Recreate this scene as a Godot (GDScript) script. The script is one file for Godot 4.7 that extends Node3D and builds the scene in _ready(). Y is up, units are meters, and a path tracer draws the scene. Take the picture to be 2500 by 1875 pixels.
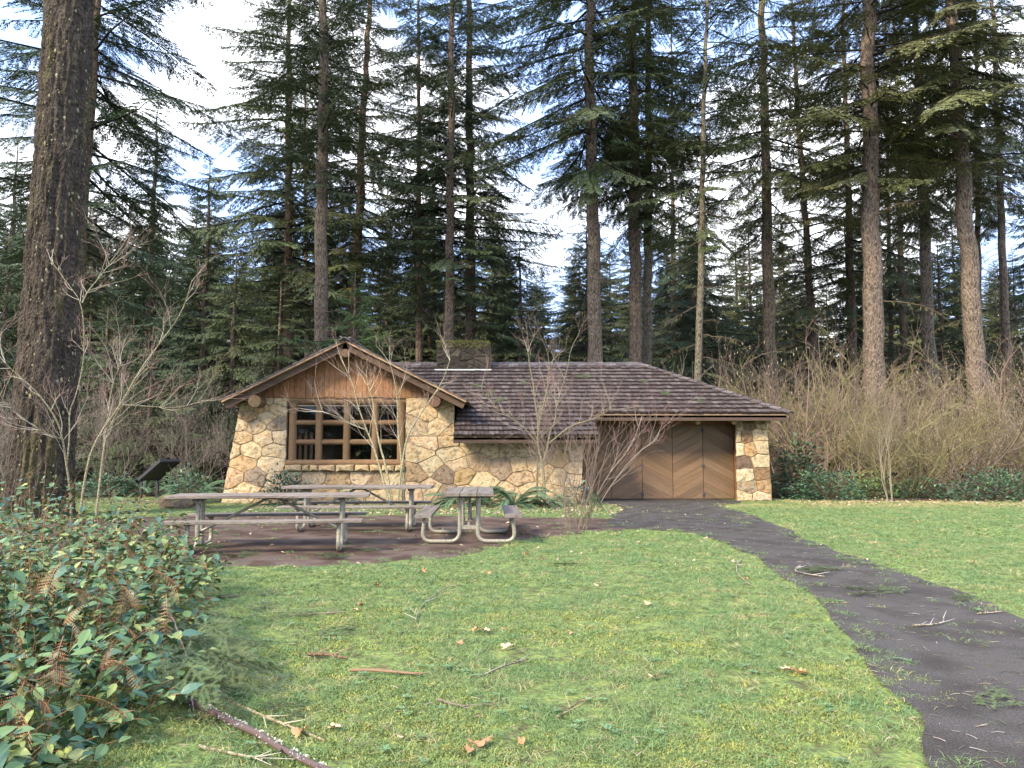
extends Node3D
# A stone and timber picnic lodge at the edge of a conifer forest. Metres, y up, camera looks along -z.

var taken := {}
var M := {}
var T := {}
var boughs := {}
var limbs := []
var path_poly := PackedVector2Array()
var pad_poly := PackedVector2Array()
var lawn_poly := PackedVector2Array()

class MB:
	# collects triangles of one mesh
	var v := PackedVector3Array()
	var n := PackedVector3Array()
	var c := PackedColorArray()
	var ix := PackedInt32Array()

	func tri(a: Vector3, b: Vector3, d: Vector3, col: Color) -> void:
		var nn := (d - a).cross(b - a).normalized()
		var k := v.size()
		v.push_back(a); v.push_back(b); v.push_back(d)
		n.push_back(nn); n.push_back(nn); n.push_back(nn)
		c.push_back(col); c.push_back(col); c.push_back(col)
		ix.push_back(k); ix.push_back(k + 1); ix.push_back(k + 2)

	func quad(a: Vector3, b: Vector3, d: Vector3, e: Vector3, col: Color) -> void:
		tri(a, b, d, col)
		tri(a, d, e, col)

	func box(xf: Transform3D, s: Vector3, col: Color) -> void:
		var h := s * 0.5
		var p := []
		for i in 8:
			p.append(xf * Vector3(h.x if i & 1 else -h.x, h.y if i & 2 else -h.y, h.z if i & 4 else -h.z))
		quad(p[0], p[1], p[3], p[2], col)
		quad(p[4], p[6], p[7], p[5], col)
		quad(p[0], p[4], p[5], p[1], col)
		quad(p[2], p[3], p[7], p[6], col)
		quad(p[0], p[2], p[6], p[4], col)
		quad(p[1], p[5], p[7], p[3], col)

	func slab(x0: float, x1: float, y0: float, y1: float, z0: float, z1: float, col: Color) -> void:
		box(Transform3D(Basis(), Vector3(x0 + x1, y0 + y1, z0 + z1) * 0.5), Vector3(x1 - x0, y1 - y0, z1 - z0), col)

	func tube(pts: Array, r0: float, r1: float, sides: int, col: Color, caps := false) -> void:
		var m := pts.size()
		var rs := PackedFloat32Array()
		for i in m:
			rs.push_back(lerpf(r0, r1, float(i) / float(m - 1)))
		tube_r(pts, rs, sides, col, caps)

	func tube_r(pts: Array, rs: PackedFloat32Array, sides: int, col: Color, caps := false) -> void:
		var m := pts.size()
		var start := v.size()
		var u := Vector3.ZERO
		for i in m:
			var t: Vector3 = (pts[mini(i + 1, m - 1)] - pts[maxi(i - 1, 0)]).normalized()
			if i == 0:
				u = t.cross(Vector3(0.3, 0.1, 0.95)).normalized() if absf(t.dot(Vector3(0.3, 0.1, 0.95))) < 0.95 else t.cross(Vector3.UP).normalized()
			else:
				u = (u - t * u.dot(t)).normalized()
			var w := t.cross(u)
			for k in sides:
				var a := TAU * k / sides
				var d := u * cos(a) + w * sin(a)
				v.push_back(pts[i] + d * rs[i])
				n.push_back(d)
				c.push_back(col)
		for i in m - 1:
			for k in sides:
				var k2 := (k + 1) % sides
				var a := start + i * sides + k
				var b := start + (i + 1) * sides + k
				var d := start + i * sides + k2
				var e := start + (i + 1) * sides + k2
				ix.push_back(a); ix.push_back(b); ix.push_back(d)
				ix.push_back(b); ix.push_back(e); ix.push_back(d)
		if caps:
			for end in 2:
				var base := start + (0 if end == 0 else (m - 1) * sides)
				var o: Vector3 = pts[0 if end == 0 else m - 1]
				for k in sides:
					tri(o, v[base + k], v[base + (k + 1) % sides], col)

	func blade(p: Vector3, d: Vector3, side: Vector3, col: Color) -> void:
		# a narrow leaf of two faces from p to p + d
		var q := p + d * 0.45
		tri(p, q + side, p + d, col)
		tri(p, p + d, q - side, col)

	func mesh() -> ArrayMesh:
		var a := []
		a.resize(Mesh.ARRAY_MAX)
		a[Mesh.ARRAY_VERTEX] = v
		a[Mesh.ARRAY_NORMAL] = n
		a[Mesh.ARRAY_COLOR] = c
		a[Mesh.ARRAY_INDEX] = ix
		var m := ArrayMesh.new()
		m.add_surface_from_arrays(Mesh.PRIMITIVE_TRIANGLES, a)
		return m

# ---------------------------------------------------------------- nodes

func numbered(called: String) -> String:
	taken[called] = taken.get(called, -1) + 1
	return called if taken[called] == 0 else "%s_%03d" % [called, taken[called]]

func tag(o: Node, label: String, category: String, group := "", kind := "") -> void:
	if label: o.set_meta("label", label)
	if category: o.set_meta("category", category)
	if group: o.set_meta("group", group)
	if kind: o.set_meta("kind", kind)

func thing(called: String, label: String, category: String, at: Vector3, turn := 0.0, group := "") -> Node3D:
	var o := Node3D.new()
	o.name = numbered(called)
	add_child(o)
	o.position = at
	o.rotation.y = turn
	tag(o, label, category, group)
	return o

func mi(called: String, mesh: Mesh, m: Material, parent: Node = null) -> MeshInstance3D:
	var o := MeshInstance3D.new()
	o.mesh = mesh
	o.material_override = m
	if parent == null:
		o.name = numbered(called)
		add_child(o)
	else:
		o.name = called
		parent.add_child(o, true)
	return o

func many(called: String, mesh: Mesh, m: Material, xfs: Array, cols: Array, parent: Node = null) -> MultiMeshInstance3D:
	var mm := MultiMesh.new()
	mm.transform_format = MultiMesh.TRANSFORM_3D
	mm.use_colors = true
	mm.mesh = mesh
	mm.instance_count = xfs.size()
	for i in xfs.size():
		mm.set_instance_transform(i, xfs[i])
		mm.set_instance_color(i, cols[i])
	var o := MultiMeshInstance3D.new()
	o.multimesh = mm
	o.material_override = m
	o.set_meta("kind", "stuff")
	if parent == null:
		o.name = numbered(called)
		add_child(o)
	else:
		o.name = called
		parent.add_child(o, true)
	return o

func dup(o: Node3D, at: Vector3, turn: float, s: Vector3, label := "") -> Node3D:
	var r: Node3D = o.duplicate()
	var called := String(o.name)
	if called.length() > 4 and called[-4] == "_" and called.right(3).is_valid_int():
		called = called.left(-4)
	r.name = numbered(called)
	add_child(r)
	r.position = at
	r.rotation = Vector3(0, turn, 0)
	r.scale = s
	if label: r.set_meta("label", label)
	return r

# ---------------------------------------------------------------- textures and materials

func noise(seed_: int, freq: float, oct := 4, type := FastNoiseLite.TYPE_SIMPLEX_SMOOTH) -> FastNoiseLite:
	var f := FastNoiseLite.new()
	f.seed = seed_
	f.frequency = freq
	f.noise_type = type
	f.fractal_octaves = oct
	return f

func gray(f: FastNoiseLite, size := 512) -> PackedByteArray:
	var im := f.get_seamless_image(size, size)
	im.convert(Image.FORMAT_L8)
	return im.get_data()

func lut(ramp: Array) -> Array:
	# ramp: [position, colour] pairs, sRGB
	var g := Gradient.new()
	g.offsets = PackedFloat32Array(ramp.map(func(e): return e[0]))
	g.colors = PackedColorArray(ramp.map(func(e): return e[1]))
	var out := []
	for i in 256:
		out.append(g.sample(i / 255.0))
	return out

func mixed(a: PackedByteArray, ra: Array, b := PackedByteArray(), rb := [], size := 512) -> ImageTexture:
	var la := lut(ra)
	var out := PackedByteArray()
	out.resize(size * size * 3)
	var two := not b.is_empty()
	var lb := lut(rb) if two else []
	for i in size * size:
		var c: Color = la[a[i]]
		if two:
			c = c * lb[b[i]]
		out[i * 3] = int(clampf(c.r, 0, 1) * 255.0)
		out[i * 3 + 1] = int(clampf(c.g, 0, 1) * 255.0)
		out[i * 3 + 2] = int(clampf(c.b, 0, 1) * 255.0)
	return ImageTexture.create_from_image(Image.create_from_data(size, size, false, Image.FORMAT_RGB8, out))

func height(a: PackedByteArray, size := 512) -> ImageTexture:
	return ImageTexture.create_from_image(Image.create_from_data(size, size, false, Image.FORMAT_L8, a))

func g(x: float) -> Color:
	return Color(x, x, x)

func mat(rough: float, tex: Texture2D = null, scale := Vector3.ONE, world := false, relief: Texture2D = null, depth := 0.0) -> StandardMaterial3D:
	var m := StandardMaterial3D.new()
	m.vertex_color_use_as_albedo = true
	m.roughness = rough
	m.metallic_specular = 0.4
	if tex:
		m.albedo_texture = tex
		m.uv1_triplanar = true
		m.uv1_world_triplanar = world
		m.uv1_scale = scale
	if relief:
		m.heightmap_enabled = true
		m.heightmap_texture = relief
		m.heightmap_scale = depth
	return m

func make_materials() -> void:
	var n_big := gray(noise(11, 0.006, 5))
	var n_mid := gray(noise(12, 0.02, 5))
	var n_fine := gray(noise(13, 0.07, 3))
	var n_cell := gray(noise(14, 0.03, 2, FastNoiseLite.TYPE_CELLULAR))
	var rid := noise(15, 0.018, 4)
	rid.fractal_type = FastNoiseLite.FRACTAL_RIDGED
	var n_rid := gray(rid)
	# stone: tan blotches, rusty and grey stains, fine grain
	var t_stone := mixed(n_mid, [[0.0, Color(0.58, 0.51, 0.45)], [0.18, Color(0.76, 0.69, 0.61)], [0.34, Color(0.95, 0.91, 0.84)], [0.6, Color(1, 0.98, 0.93)], [0.74, Color(1.0, 0.90, 0.74)], [1.0, Color(0.72, 0.56, 0.42)]], n_fine, [[0, g(0.72)], [0.5, g(0.95)], [1, g(1)]])
	var h_stone := height(n_mid)
	M.stone = mat(0.92, t_stone, Vector3(0.42, 0.42, 0.42), true, h_stone, 1.6)
	M.mortar = mat(0.95, t_stone, Vector3(2, 2, 2), true)
	# wood: grain drawn along one axis by stretching
	var t_grain := mixed(n_fine, [[0, g(0.5)], [0.45, g(0.85)], [1, g(1)]], n_big, [[0, Color(0.72, 0.68, 0.66)], [0.5, Color(0.97, 0.95, 0.92)], [1, g(1)]])
	var h_grain := height(n_fine)
	var t_soft := mixed(n_fine, [[0, g(0.74)], [0.45, g(0.92)], [1, g(1)]], n_big, [[0, Color(0.84, 0.82, 0.8)], [0.5, Color(0.97, 0.96, 0.95)], [1, g(1)]])
	M.door_x = mat(0.6, t_soft, Vector3(0.16, 2.4, 2.4), false, h_grain, 0.2)
	M.wood_y = mat(0.75, t_grain, Vector3(2.2, 0.12, 2.2), false, h_grain, 0.5)
	M.wood_x = mat(0.7, t_grain, Vector3(0.16, 2.4, 2.4), false, h_grain, 0.4)
	M.wood_z = mat(0.75, t_grain, Vector3(2.4, 2.4, 0.16), false, h_grain, 0.4)
	M.log_x = mat(0.7, t_grain, Vector3(0.2, 2.2, 2.2), false, h_grain, 0.8)
	M.log_y = mat(0.7, t_grain, Vector3(2.2, 0.2, 2.2), false, h_grain, 0.8)
	M.shingle = mat(0.42, t_grain, Vector3(2.6, 0.3, 0.3), false, h_grain, 0.8)
	# bark
	var t_bark := mixed(n_rid, [[0, g(0.32)], [0.35, g(0.62)], [0.7, g(0.95)], [1, g(1)]], n_mid, [[0, Color(0.75, 0.72, 0.68)], [0.55, Color(0.98, 0.95, 0.92)], [0.72, Color(1, 1, 0.96)], [1, Color(0.9, 0.95, 0.8)]])
	M.bark = mat(0.95, t_bark, Vector3(1.1, 0.32, 1.1), false, height(n_rid), 9.0)
	M.big_bark = mat(0.95, t_bark, Vector3(1.4, 0.6, 1.4), false, height(n_rid), 6.0)
	var t_lichen := mixed(n_mid, [[0, Color(0.38, 0.36, 0.3)], [0.4, Color(0.62, 0.6, 0.46)], [0.52, Color(0.72, 0.7, 0.6)], [0.6, Color(1, 1, 0.95)], [1, g(1)]], n_cell, [[0, g(0.8)], [1, g(1)]])
	M.maple_bark = mat(0.85, t_lichen, Vector3(3.5, 3.5, 3.5), true)
	M.twig = mat(0.85)
	# leaves and needles
	M.needle = mat(0.62)
	M.needle.backlight = Color(0.8, 0.86, 0.55)
	M.leaf = mat(0.36)
	M.leaf.backlight = Color(0.22, 0.3, 0.1)
	M.fern = mat(0.55)
	M.fern.backlight = Color(0.2, 0.25, 0.12)
	M.dry = mat(0.85)
	M.grass = mat(0.6)
	M.grass.backlight = Color(0.3, 0.36, 0.15)
	M.moss = mat(0.95)
	# ground
	var t_lawn := mixed(n_mid, [[0, Color(0.30, 0.28, 0.18)], [0.3, Color(0.38, 0.42, 0.23)], [0.55, Color(0.43, 0.5, 0.27)], [0.8, Color(0.5, 0.55, 0.28)], [1, Color(0.52, 0.52, 0.33)]], n_fine, [[0, g(0.7)], [0.5, g(0.93)], [1, g(1)]])
	M.lawn = mat(0.95, t_lawn, Vector3(0.55, 0.55, 0.55), true, height(n_fine), 2.0)
	var t_floor := mixed(n_mid, [[0, Color(0.2, 0.15, 0.11)], [0.5, Color(0.36, 0.28, 0.2)], [0.8, Color(0.4, 0.36, 0.22)], [1, Color(0.5, 0.4, 0.3)]], n_fine, [[0, g(0.45)], [0.6, g(0.95)], [1, g(1)]])
	M.floor = mat(0.95, t_floor, Vector3(0.6, 0.6, 0.6), true, height(n_fine), 3.0)
	var n_grit := gray(noise(16, 0.3, 2))
	var t_path := mixed(n_grit, [[0, Color(0.17, 0.162, 0.158)], [0.5, Color(0.285, 0.27, 0.258)], [0.78, Color(0.345, 0.328, 0.314)], [0.9, Color(0.5, 0.475, 0.46)], [1, Color(0.7, 0.68, 0.65)]], n_big, [[0, Color(0.66, 0.62, 0.58)], [0.4, Color(0.86, 0.84, 0.82)], [0.6, g(0.97)], [1, Color(1, 0.98, 0.96)]])
	M.path = mat(0.85, t_path, Vector3(0.5, 0.5, 0.5), true, height(n_grit), 1.2)
	var t_pad := mixed(n_grit, [[0, Color(0.2, 0.175, 0.165)], [0.5, Color(0.355, 0.305, 0.275)], [0.8, Color(0.43, 0.375, 0.34)], [1, Color(0.65, 0.6, 0.55)]], n_big, [[0, Color(0.62, 0.5, 0.43)], [0.4, Color(0.82, 0.74, 0.68)], [0.6, Color(0.98, 0.95, 0.93)], [1, g(1)]])
	M.pad = mat(0.9, t_pad, Vector3(0.45, 0.45, 0.45), true, height(n_grit), 1.5)
	# metals and glass
	M.pipe = mat(0.5, mixed(n_mid, [[0, Color(0.7, 0.66, 0.56)], [0.5, Color(0.94, 0.92, 0.88)], [1, g(1)]]), Vector3(2.5, 2.5, 2.5))
	M.pipe.metallic = 0.35
	M.dark = mat(0.55)
	M.flashing = mat(0.4)
	M.flashing.metallic = 0.4
	M.glass = StandardMaterial3D.new()
	M.glass.albedo_color = Color(0.06, 0.07, 0.07, 0.06)
	M.glass.transparency = BaseMaterial3D.TRANSPARENCY_ALPHA
	M.glass.roughness = 0.03
	M.interior = mat(0.9)
	M.table_x = mat(0.6, t_grain, Vector3(0.2, 2.6, 2.6), false, h_grain, 0.6)

# ---------------------------------------------------------------- camera and light

func make_view() -> void:
	var cam := Camera3D.new()
	cam.name = "camera"
	cam.position = Vector3(0, 1.35, 0)
	cam.rotation_degrees = Vector3(5.157, 0, 0)
	cam.fov = 53.05
	cam.near = 0.05
	cam.far = 900
	add_child(cam)
	cam.current = true
	var w := 1024
	var h := 512
	var im := Image.create(w, h, false, Image.FORMAT_RGBF)
	var f := noise(5, 0.9, 5)
	for y in h:
		var el := PI * (0.5 - (y + 0.5) / h)
		var up := clampf(sin(el), 0, 1)
		var blue := Color(0.55, 0.72, 1.06).lerp(Color(0.30, 0.50, 1.0), pow(up, 0.6))
		for x in w:
			var az := TAU * (x + 0.5) / w
			var d := Vector3(-cos(el) * cos(az), sin(el) * 1.7, cos(el) * sin(az))
			var k := smoothstep(-0.2, 0.2, f.get_noise_3dv(d * 2.3 + Vector3(3.1, 0.4, 7.7)))
			im.set_pixel(x, y, blue.lerp(Color(1.25, 1.27, 1.3), k * 0.92))
	var pm := PanoramaSkyMaterial.new()
	pm.panorama = ImageTexture.create_from_image(im)
	var sky := Sky.new()
	sky.sky_material = pm
	var e := Environment.new()
	e.background_mode = Environment.BG_SKY
	e.sky = sky
	e.background_energy_multiplier = 1.0
	e.tonemap_mode = Environment.TONE_MAPPER_LINEAR
	e.tonemap_exposure = 2.6
	e.sdfgi_enabled = true
	e.ssao_enabled = true
	e.ssil_enabled = true
	var we := WorldEnvironment.new()
	we.name = "world_environment"
	we.environment = e
	add_child(we)
	var sun := DirectionalLight3D.new()
	sun.name = "sun"
	sun.light_color = Color(1.0, 0.93, 0.82)
	sun.light_energy = 1.1
	sun.light_angular_distance = 12.0
	sun.shadow_enabled = true
	add_child(sun)
	sun.look_at_from_position(Vector3(-5.8, 6.2, 6.2), Vector3.ZERO, Vector3.UP)

# ---------------------------------------------------------------- ground

func sheet(called: String, pts: PackedVector2Array, y: float, m: Material, rough_edge := 0.0, seed_ := 1) -> MeshInstance3D:
	var fine := PackedVector2Array()
	var f := noise(seed_, 0.55, 2)
	for i in pts.size():
		var a := pts[i]
		var b := pts[(i + 1) % pts.size()]
		var steps := maxi(1, int(a.distance_to(b) / 0.15)) if rough_edge > 0 else 1
		for k in steps:
			var p := a.lerp(b, float(k) / steps)
			p += Vector2(f.get_noise_2dv(p), f.get_noise_2dv(p + Vector2(40, 9))) * rough_edge
			fine.push_back(p)
	var t := Geometry2D.triangulate_polygon(fine)
	var mb := MB.new()
	for i in range(0, t.size(), 3):
		var q := []
		for k in 3:
			q.append(Vector3(fine[t[i + k]].x, y, fine[t[i + k]].y))
		if (q[2] - q[0]).cross(q[1] - q[0]).y < 0:
			q.reverse()
		mb.tri(q[0], q[1], q[2], Color.WHITE)
	var o := mi(called, mb.mesh(), m)
	o.set_meta("kind", "structure")
	return o

func V2(a: Array) -> PackedVector2Array:
	var out := PackedVector2Array()
	for p in a:
		out.push_back(Vector2(p[0], -p[1]))
	return out

func smooth_poly(p: PackedVector2Array, times := 2) -> PackedVector2Array:
	for t in times:
		var q := PackedVector2Array()
		for i in p.size():
			var a := p[i]
			var b := p[(i + 1) % p.size()]
			q.push_back(a.lerp(b, 0.25))
			q.push_back(a.lerp(b, 0.75))
		p = q
	return p

func make_ground() -> void:
	var big := PackedVector2Array([Vector2(-300, -420), Vector2(300, -420), Vector2(300, 60), Vector2(-300, 60)])
	sheet("ground", big, 0.0, M.floor)
	lawn_poly = smooth_poly(V2([[-22, -8], [22, -8], [26, 12], [24, 20.5], [14, 21.6], [8.6, 22.1], [7.6, 23.4], [2.0, 23.4], [-1.5, 21.6], [-7.6, 21.4], [-9.2, 24.2], [-13.5, 24.2], [-17, 19], [-18, 10]]))
	sheet("lawn", lawn_poly, 0.004, M.lawn, 0.35, 3)
	path_poly = smooth_poly(V2([[5.36, 20.4], [5.32, 17.6], [4.98, 14.45], [4.62, 12.2], [4.5, 10.77], [4.43, 9.47], [4.42, 8.3], [4.3, 7.44], [4.17, 6.6], [4.2, 5.4], [4.3, 4.0], [4.5, 2.0], [4.8, -4.0], [1.2, -4.0], [1.35, 2.0], [1.81, 3.45], [2.05, 4.06], [2.31, 4.95], [2.59, 6.2], [2.91, 7.97], [3.11, 9.47], [3.17, 10.98], [3.16, 12.5], [2.9, 13.6], [1.9, 13.9], [1.9, 16.4], [2.5, 17.9], [2.85, 19.6], [2.2, 21.4], [2.1, 22.9], [6.4, 22.9], [6.5, 21.4]]), 2)
	sheet("path", path_poly, 0.012, M.path, 0.12, 4)
	pad_poly = smooth_poly(V2([[-9.5, 15.2], [-9.2, 12.6], [-6.4, 10.9], [-4.6, 9.75], [-3.28, 9.4], [-2.4, 9.4], [-1.5, 9.65], [-0.8, 10.2], [-0.2, 11.2], [0.5, 12.5], [1.14, 13.3], [2.39, 13.65], [2.4, 16.3], [0.92, 16.35], [-0.06, 16.5], [-1.08, 16.85], [-3.13, 17.0], [-5.18, 17.0], [-6.66, 16.8], [-8.2, 16.4]]), 2)
	sheet("picnic_pad", pad_poly, 0.008, M.pad, 0.3, 6)
	sheet("back_path", smooth_poly(V2([[-22, 23.4], [-12.2, 22.9], [-8.2, 22.4], [-8.0, 21.2], [-10.9, 21.0], [-14, 21.4], [-22, 21.8]])), 0.008, M.path, 0.12, 7)

func bare_ground(p: Vector2) -> bool:
	return Geometry2D.is_point_in_polygon(p, path_poly) or Geometry2D.is_point_in_polygon(p, pad_poly)

# ---------------------------------------------------------------- lodge

func clip(poly: PackedVector2Array, o: Vector2, nrm: Vector2) -> PackedVector2Array:
	# keeps the side of the line through o that nrm points away from
	var out := PackedVector2Array()
	for i in poly.size():
		var a := poly[i]
		var b := poly[(i + 1) % poly.size()]
		var da := (a - o).dot(nrm)
		var db := (b - o).dot(nrm)
		if da <= 0: out.push_back(a)
		if (da < 0 and db > 0) or (da > 0 and db < 0):
			out.push_back(a.lerp(b, da / (da - db)))
	return out

func cells(seeds_: Array, region_: PackedVector2Array) -> Array:
	# Voronoi cells, measured with heights stretched so that stones lie flat
	var out := []
	var st := 1.35
	var seeds := seeds_.map(func(e): return [e[0], e[1] * st])
	var region := PackedVector2Array()
	for p in region_: region.push_back(Vector2(p.x, p.y * st))
	for i in seeds.size():
		var p := region
		var a := Vector2(seeds[i][0], seeds[i][1])
		for j in seeds.size():
			if i == j: continue
			var b := Vector2(seeds[j][0], seeds[j][1])
			p = clip(p, (a + b) * 0.5, b - a)
		for k in p.size(): p[k] = Vector2(p[k].x, p[k].y / st)
		out.append(p)
	return out

func stone_mesh(poly: PackedVector2Array, r: RandomNumberGenerator, f: FastNoiseLite, col: Color, proud := 0.05, joint := 0.0065) -> ArrayMesh:
	var c := Vector2.ZERO
	for p in poly: c += p
	c /= poly.size()
	var pts := []
	for i in poly.size():
		var a := poly[i]
		var b := poly[(i + 1) % poly.size()]
		var steps := maxi(1, int(round(a.distance_to(b) / 0.13)))
		for k in steps:
			var p := a.lerp(b, float(k) / steps)
			if k == 0: p = p.lerp(c, 0.018)
			p += Vector2(f.get_noise_2dv(p * 6.0), f.get_noise_2dv(p * 6.0 + Vector2(77, 5))) * 0.028
			p += (c - p).normalized() * joint
			pts.append(p)
	var mb := MB.new()
	var m := pts.size()
	var tilt := Vector2(r.randf_range(-0.05, 0.05), r.randf_range(-0.05, 0.05))
	var rings := []
	var depth := [-0.05, 0.008, proud * 0.75, proud]
	for k in 4:
		var ring := []
		for p in pts:
			var q: Vector2 = p
			if k == 2: q = p + (c - p).normalized() * minf(0.014, p.distance_to(c) * 0.3)
			if k == 3: q = p.lerp(c, 0.42)
			var z: float = depth[k]
			if k >= 2: z += f.get_noise_2dv(q * 5.0) * 0.026 + (q - c).dot(tilt)
			ring.append(Vector3(q.x, q.y, z))
		rings.append(ring)
	var top := Vector3(c.x, c.y, proud * 1.1 + f.get_noise_2dv(c * 5.0) * 0.02)
	for i in m:
		var j := (i + 1) % m
		for k in 3:
			mb.quad(rings[k][i], rings[k + 1][i], rings[k + 1][j], rings[k][j], col)
		mb.tri(rings[3][i], top, rings[3][j], col)
	return mb.mesh()

func vary(c: Color, r: RandomNumberGenerator, amt := 0.12) -> Color:
	var k := 1.0 + r.randf_range(-amt, amt)
	return Color(c.r * k * (1 + r.randf_range(-amt, amt) * 0.3), c.g * k, c.b * k * (1 + r.randf_range(-amt, amt) * 0.4))

func stones(parent: Node, seeds: Array, region: Array, dark: Array, seed_: int, palette: Array) -> void:
	var r := RandomNumberGenerator.new()
	r.seed = seed_
	var f := noise(seed_, 1.0, 3)
	var reg := PackedVector2Array()
	for p in region: reg.push_back(Vector2(p[0], p[1]))
	var cs := cells(seeds, reg)
	for i in cs.size():
		if cs[i].size() < 3: continue
		var col: Color = palette[0]
		if i in dark: col = palette[1 + dark.find(i) % (palette.size() - 1)]
		elif r.randf() < 0.25: col = palette[0].lerp(palette[1], r.randf_range(0.2, 0.6))
		mi("stone", stone_mesh(cs[i], r, f, vary(col, r, 0.15), r.randf_range(0.016, 0.045)), M.stone, parent)

func part(called: String, parent: Node, at := Vector3.ZERO) -> Node3D:
	var o := Node3D.new()
	o.name = called
	parent.add_child(o, true)
	o.position = at
	return o

func log_mesh(a: Vector3, b: Vector3, rad: float, col: Color, r: RandomNumberGenerator, sides := 14) -> ArrayMesh:
	var mb := MB.new()
	var pts := []
	var rs := PackedFloat32Array()
	var m := 7
	for i in m:
		pts.append(a.lerp(b, float(i) / (m - 1)) + Vector3(r.randf_range(-1, 1), r.randf_range(-1, 1), r.randf_range(-1, 1)) * rad * 0.04)
		rs.push_back(rad * r.randf_range(0.95, 1.04))
	mb.tube_r(pts, rs, sides, col, true)
	return mb.mesh()

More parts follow.
